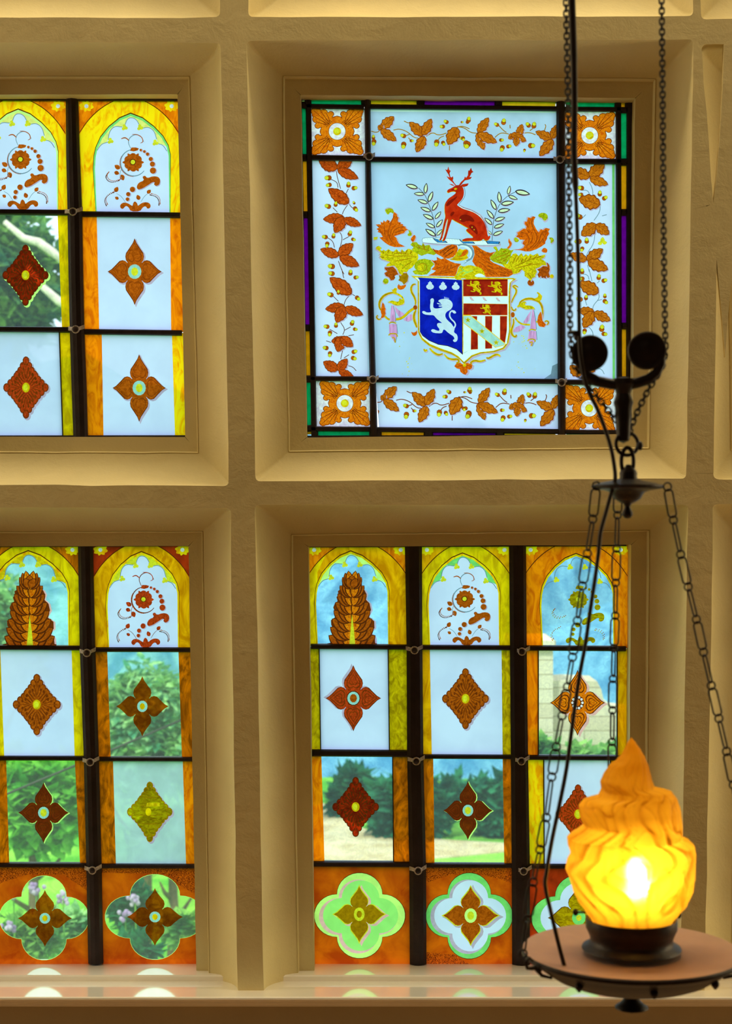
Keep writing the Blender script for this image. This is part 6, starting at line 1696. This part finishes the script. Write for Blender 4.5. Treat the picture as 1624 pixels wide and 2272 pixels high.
# --- electric cable
path = [(1259, -260), (1261, -60), (1265, 60), (1268, 160), (1269, 260), (1268, 340), (1272, 440), (1275, 520), (1278, 620), (1279, 700), (1281, 780), (1290, 840), (1302, 876), (1318, 908), (1334, 948), (1349, 995), (1357, 1040), (1358, 1066), (1351, 1090), (1338, 1135), (1325, 1180), (1319, 1230), (1311, 1284), (1300, 1352), (1289, 1424), (1275, 1495), (1260, 1594), (1247, 1687), (1232, 1761), (1213, 1848), (1202, 1910), (1198, 1941), (1210, 1997), (1226, 2066), (1241, 2122)]
bm = bmesh.new()
n = len(path)
pp = [P(x, y, -.026 - .05 * max(0, (i - 18)) / (n - 18)) for i, (x, y) in enumerate(path)]
sm = []
for i in range(n - 1):       # Catmull-Rom
    p0, p1, p2, p3 = pp[max(0, i - 1)], pp[i], pp[i + 1], pp[min(n - 1, i + 2)]
    for j in range(4):
        t = j / 4
        sm.append(.5 * ((2 * p1) + (p2 - p0) * t + (2 * p0 - 5 * p1 + 4 * p2 - p3) * t * t + (3 * p1 - p0 - 3 * p2 + p3) * t ** 3))
sm.append(pp[-1])
rad = [(8.0 if p.z > P(0, 160).z else (7.2 if p.z > P(0, 420).z else 4.6)) * U for p in sm]
tube(bm, sm, rad, 10)
obj('electric_cable', bm, 'cable_black', lamp, smooth=True, label='black electric cable running down to the dish')
# cable guide on the left pulley
bm = bmesh.new()
tube(bm, [P(1255, 743, -.02), P(1266, 741, -.02), P(1276, 745, -.026)], [3 * U, 4.5 * U, 7 * U], 8)
ball(bm, P(1277, 752, -.02), 9 * U, 10)
obj('cable_clamp', bm, 'bronze', lamp, smooth=True)
# ================= the garden outside ==================
def leaf_cloud(bm, c, rad, n, size, seed, flat=.5, drop=0.0):
    rnd = random.Random(seed)
    for _ in range(n):
        while True:
            v = Vector((rnd.uniform(-1, 1), rnd.uniform(-1, 1), rnd.uniform(-1, 1)))
            if .25 < v.length < 1: break
        v = v * (0.75 + .3 * noise.noise(v * 2.2 + Vector((seed, 0, 0))))
        p = Vector(c) + Vector((v.x * rad[0], v.y * rad[1], v.z * rad[2]))
        if p.z < GZ + .02: p.z = GZ + rnd.uniform(.02, .3)
        s = size * rnd.uniform(.6, 1.3)
        d = Vector((rnd.gauss(0, 1), rnd.gauss(0, 1) - .6, rnd.gauss(0, .7) - drop)).normalized()
        u = d.cross(Vector((rnd.gauss(0, .3), rnd.gauss(0, .3), 1))).normalized()
        f = [bm.verts.new(p), bm.verts.new(p + d * s * .5 + u * s * flat * .5), bm.verts.new(p + d * s), bm.verts.new(p + d * s * .5 - u * s * flat * .5)]
        bm.faces.new(f)

def blades(bm, c, n, h, spread, seed, w=.012):
    rnd = random.Random(seed)
    for _ in range(n):
        a = rnd.random() * 6.28
        b = Vector(c) + Vector((rnd.gauss(0, spread * .3), rnd.gauss(0, spread * .3), 0))
        hh = h * rnd.uniform(.6, 1.1)
        d = Vector((math.cos(a), math.sin(a), 0)) * rnd.uniform(.2, 1) * spread
        s = Vector((-math.sin(a), math.cos(a), 0)) * w
        p = [b, b + d * .25 + Vector((0, 0, hh * .6)), b + d * .7 + Vector((0, 0, hh * .95)), b + d * 1.1 + Vector((0, 0, hh * .8))]
        q = [bm.verts.new(x - s * k) for x, k in zip(p, (1, .8, .5, .1))]; r = [bm.verts.new(x + s * k) for x, k in zip(p, (1, .8, .5, .1))]
        for i in range(3): bm.faces.new((q[i], q[i + 1], r[i + 1], r[i]))

def plant(name, label, cat, px, py, Y, rx, ry, n, size, mat, seed, group=None, ryd=None, stem='bark', drop=0.0, flat=.5, extra=None):
    """bush or tree whose crown is seen at pixel (px, py), rx by ry pixels, standing at distance Y"""
    k = (Y - EYE.y) / F_PX
    c = W(px, py, Y)
    root = empty(name, (c.x, Y, GZ), label, cat, None, group)
    bm = bmesh.new()
    leaf_cloud(bm, c, (rx * k, (ryd or rx * .7) * k, ry * k), n, size, seed, flat, drop)
    obj('foliage', bm, mat, root, recalc=False)
    bm = bmesh.new()
    rnd = random.Random(seed)
    top = c.z
    if top > GZ + .3:
        tube(bm, [Vector((c.x, Y, GZ)), Vector((c.x + .02, Y, (GZ + top) / 2)), Vector((c.x, Y, top))], [.04 + .01 * (top - GZ), .04, .02], 8)
        for i in range(5):
            a = rnd.random() * 6.28
            b = Vector((c.x, Y, GZ + (top - GZ) * (.3 + .12 * i)))
            tube(bm, [b, b + Vector((math.cos(a) * rx * k * .35, math.sin(a) * rx * k * .3, ry * k * .25)), b + Vector((math.cos(a) * rx * k * .6, math.sin(a) * rx * k * .5, ry * k * .6))], [.02, .014, .006], 6)
        obj('stem', bm, stem, root, smooth=True)
    else:
        bm.free()
    return root

bm = bmesh.new()
g = 24
vs = [[bm.verts.new((-40 + 80 * i / g, .35 + 70 * (j / g) ** 2, GZ)) for i in range(g + 1)] for j in range(g + 1)]
for j in range(g):
    for i in range(g): bm.faces.new((vs[j][i], vs[j][i + 1], vs[j + 1][i + 1], vs[j + 1][i]))
struct('ground', bm, 'lawn', 'green lawn of the garden outside')
bm = bmesh.new()
pp_ = [G(x, y, GZ + .012) for x, y in ((560, 1830), (640, 1800), (720, 1782), (760, 1798), (790, 1832), (850, 1852), (980, 1862), (1120, 1870), (1200, 1880), (1110, 1890), (1010, 1900), (900, 1908), (800, 1912), (700, 1906), (560, 1900))]
lo = [bm.verts.new((p.x, p.y, GZ)) for p in pp_]; hi = [bm.verts.new(p) for p in pp_]
bm.faces.new(hi)
for i in range(len(hi)):
    j = (i + 1) % len(hi); bm.faces.new((hi[i], hi[j], lo[j], lo[i]))
struct('path', bm, 'sand_path', 'pale sandy garden path')
# wooded hillside in the distance
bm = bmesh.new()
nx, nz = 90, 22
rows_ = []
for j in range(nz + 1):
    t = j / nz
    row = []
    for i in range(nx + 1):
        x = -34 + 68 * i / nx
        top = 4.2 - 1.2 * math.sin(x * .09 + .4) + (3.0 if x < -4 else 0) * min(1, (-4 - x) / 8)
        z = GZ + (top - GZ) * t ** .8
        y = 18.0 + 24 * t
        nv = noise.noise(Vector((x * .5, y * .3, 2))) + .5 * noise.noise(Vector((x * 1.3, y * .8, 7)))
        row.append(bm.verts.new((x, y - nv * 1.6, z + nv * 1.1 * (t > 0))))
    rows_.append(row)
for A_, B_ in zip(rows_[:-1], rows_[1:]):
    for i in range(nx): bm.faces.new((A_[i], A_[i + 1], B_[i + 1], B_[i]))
struct('hillside', bm, 'hazy_wood', 'hazy blue-green wooded hillside beyond the garden', smooth=True)

# garden wall with its higher pier on the right
root = empty('garden_wall', (W(1240, 1600, 6.0).x, 6.0, GZ), 'pale stone garden wall with a taller pier, seen through the right light', 'wall')
Yw = 6.0
pz = W(0, 1440, Yw).z
bm = bmesh.new(); box(bm, W(1138, 0, Yw).x, W(1227, 0, Yw).x, Yw, Yw + .5, GZ, pz); obj('pier', bm, 'garden_stone', root)
bm = bmesh.new(); box(bm, W(1134, 0, Yw).x, W(1232, 0, Yw).x, Yw - .03, Yw + .53, pz, pz + .05); obj('coping', bm, 'garden_stone', root)
bm = bmesh.new()
tp = [(1227, 1511), (1262, 1509), (1300, 1511), (1325, 1512), (1334, 1530), (1340, 1556), (1370, 1574), (1430, 1580), (1600, 1586)]
f_ = [bm.verts.new(W(x, y, Yw + .08)) for x, y in tp] + [bm.verts.new(Vector((W(1600, 0, Yw + .08).x, Yw + .08, GZ))), bm.verts.new(Vector((W(1227, 0, Yw + .08).x, Yw + .08, GZ)))]
b_ = [bm.verts.new(v.co + Vector((0, .35, 0))) for v in f_]
bm.faces.new(f_); bm.faces.new(b_[::-1])
for i in range(len(f_)):
    j = (i + 1) % len(f_); bm.faces.new((f_[i], f_[j], b_[j], b_[i]))
obj('wall_body', bm, 'garden_stone', root)
for i, (x, y, rx, ry, n_) in enumerate(((1205, 1655, 34, 26, 150), (1283, 1672, 40, 20, 200), (1354, 1668, 24, 22, 110), (1200, 1870, 60, 60, 420))):
    k = (Yw - .12 - EYE.y) / F_PX
    bm = bmesh.new(); c = W(x, y, Yw - .12)
    leaf_cloud(bm, c, (rx * k, .1, ry * k), n_, .07, 31 + i, .7)
    tag(obj('ivy', bm, 'ivy_leaf', recalc=False), ('green ivy tuft at the foot of the pier', 'green ivy creeping along the middle of the stone wall', 'small ivy tuft at the right end of the stone wall', 'low ivy mound below the pier behind the yellow strip')[i], 'plant', 'stuff', 'ivy on the garden wall')

# foliage behind the left windows
plant('tree', 'leafy tree with pale limbs behind the upper left window', 'tree', -40, 620, 11.5, 230, 200, 7000, .19, 'leaf_tree', 3)
root = [o for o in bpy.data.objects if o.name == 'tree'][0]
for pts_ in ([(10, 492), (52, 528), (85, 537), (118, 560), (150, 590)], [(60, 590), (92, 634), (130, 668), (190, 700)]):
    bm = bmesh.new()
    tube(bm, [W(x, y, 10.4) for x, y in pts_], [.022, .03, .036, .036, .022][:len(pts_)], 8)
    obj('branch', bm, 'bark_pale', root, smooth=True)
plant('shrub', 'tall pale green shrub behind the arched left pane', 'shrub', -30, 1420, 9.5, 150, 200, 3000, .14, 'leaf_pale_aqua', 5, 'shrubs behind the left window')
plant('shrub', 'blue-green flowering shrub behind the second pane down', 'shrub', 320, 1620, 9.0, 150, 190, 3600, .13, 'leaf_pale_aqua', 6, 'shrubs behind the left window', drop=.4)
plant('shrub', 'bright green leafy shrub behind the dark red flower', 'shrub', 70, 1780, 7.5, 150, 130, 3000, .14, 'leaf_bright', 7, 'shrubs behind the left window', flat=.6)
plant('shrub', 'mid green bush low behind the weathered lozenge pane', 'shrub', 380, 1860, 8.0, 110, 80, 1600, .12, 'leaf_mid', 8, 'shrubs behind the left window')
for i, (x, y, Y_) in enumerate(((130, 1905, 6.9), (168, 1900, 6.2), (30, 1915, 5.9))):
    bm = bmesh.new()
    blades(bm, (W(x, y, Y_).x, Y_, GZ + .02), 120, .9, .22, 50 + i, .014)
    tag(obj('grass_clump', bm, 'leaf_bright', recalc=False), ('tall arching grass clump under the dark red flower', 'tall grass clump beside the left glazing bar', 'grass clump nearest the left edge')[i], 'grass', None, 'grass clumps')
# hedge beyond the path
for i, (x, y, rx, ry) in enumerate(((905, 1790, 120, 85), (1020, 1800, 130, 90), (1130, 1790, 120, 90), (790, 1770, 70, 70))):
    plant('hedge_shrub', ('dark green bush left of the middle bar, beyond the path', 'dark green bush behind the brown heart-petalled flower', 'dark green bush beside the stone pier', 'green bush where the path bends away')[i], 'shrub', x, y, (14.4, 15.5, 14.4, 15.6)[i], rx * .95, ry, 2400, .2, 'leaf_dark', 20 + i, 'dark bushes beyond the path', ryd=rx * .45)
# flower bed close under the window
for i, (x, y, Y_, rx, ry, m, nn) in enumerate(((60, 2080, 5.2, 90, 60, 'leaf_mid', 800), (160, 2060, 5.6, 70, 45, 'leaf_pale_aqua', 600), (290, 2010, 5.8, 55, 60, 'leaf_dark', 900), (410, 2060, 5.4, 60, 40, 'leaf_mid', 500), (300, 2110, 4.6, 60, 26, 'leaf_dark', 400))):
    plant('flower_plant', ('bushy green plant behind the left quatrefoil', 'pale green plant right of the left quatrefoil flower', 'dark green plant in the top left of the second quatrefoil', 'light green plant at the right of the second quatrefoil', 'low dark plant at the bottom of the second quatrefoil')[i], 'plant', x, y, Y_, rx, ry, nn, .09, m, 60 + i, 'bedding plants below the window', ryd=rx * .6)
for i, (x, y, Y_) in enumerate(((30, 1985, 5.0), (80, 1975, 5.1), (140, 1995, 5.2), (20, 2060, 4.8), (278, 2030, 5.0), (300, 1999, 5.2))):
    bm = bmesh.new()
    rnd = random.Random(80 + i)
    c = W(x, y, Y_)
    for j in range(14):
        a = rnd.random() * 6.28; r_ = rnd.random() * .045
        p = c + Vector((math.cos(a) * r_, math.sin(a) * r_, rnd.uniform(-.02, .03)))
        ball(bm, p, .013, 5)
    wf = empty('wild_flower', (c.x + .03, Y_, GZ), ('mauve flower head, leftmost in the left quatrefoil', 'mauve flower head at the top of the left quatrefoil', 'mauve flower head right of the top petal in the left quatrefoil', 'mauve flower head low at the left edge', 'purple flower spike left of the second quatrefoil flower', 'mauve flower head above the left petal of the second quatrefoil')[i], 'flower', None, 'mauve flowers on thin stalks')
    obj('flower_head', bm, 'flower_mauve', wf)
    bm = bmesh.new()
    tube(bm, [c - Vector((0, 0, .005)), Vector((c.x + .02, Y_, (c.z + GZ) / 2)), Vector((c.x + .03, Y_, GZ))], .004, 5)
    obj('stalk', bm, 'leaf_mid', wf)
# wire crossing outside
bm = bmesh.new()
tube(bm, [W(-300, 1880, 4.0), W(15, 1762, 4.0), W(178, 1694, 4.0), W(420, 1590, 4.0)], .006, 6)
tag(obj('wire', bm, 'cable_black', smooth=True), 'thin dark wire slanting across outside the lower left window', 'wire')
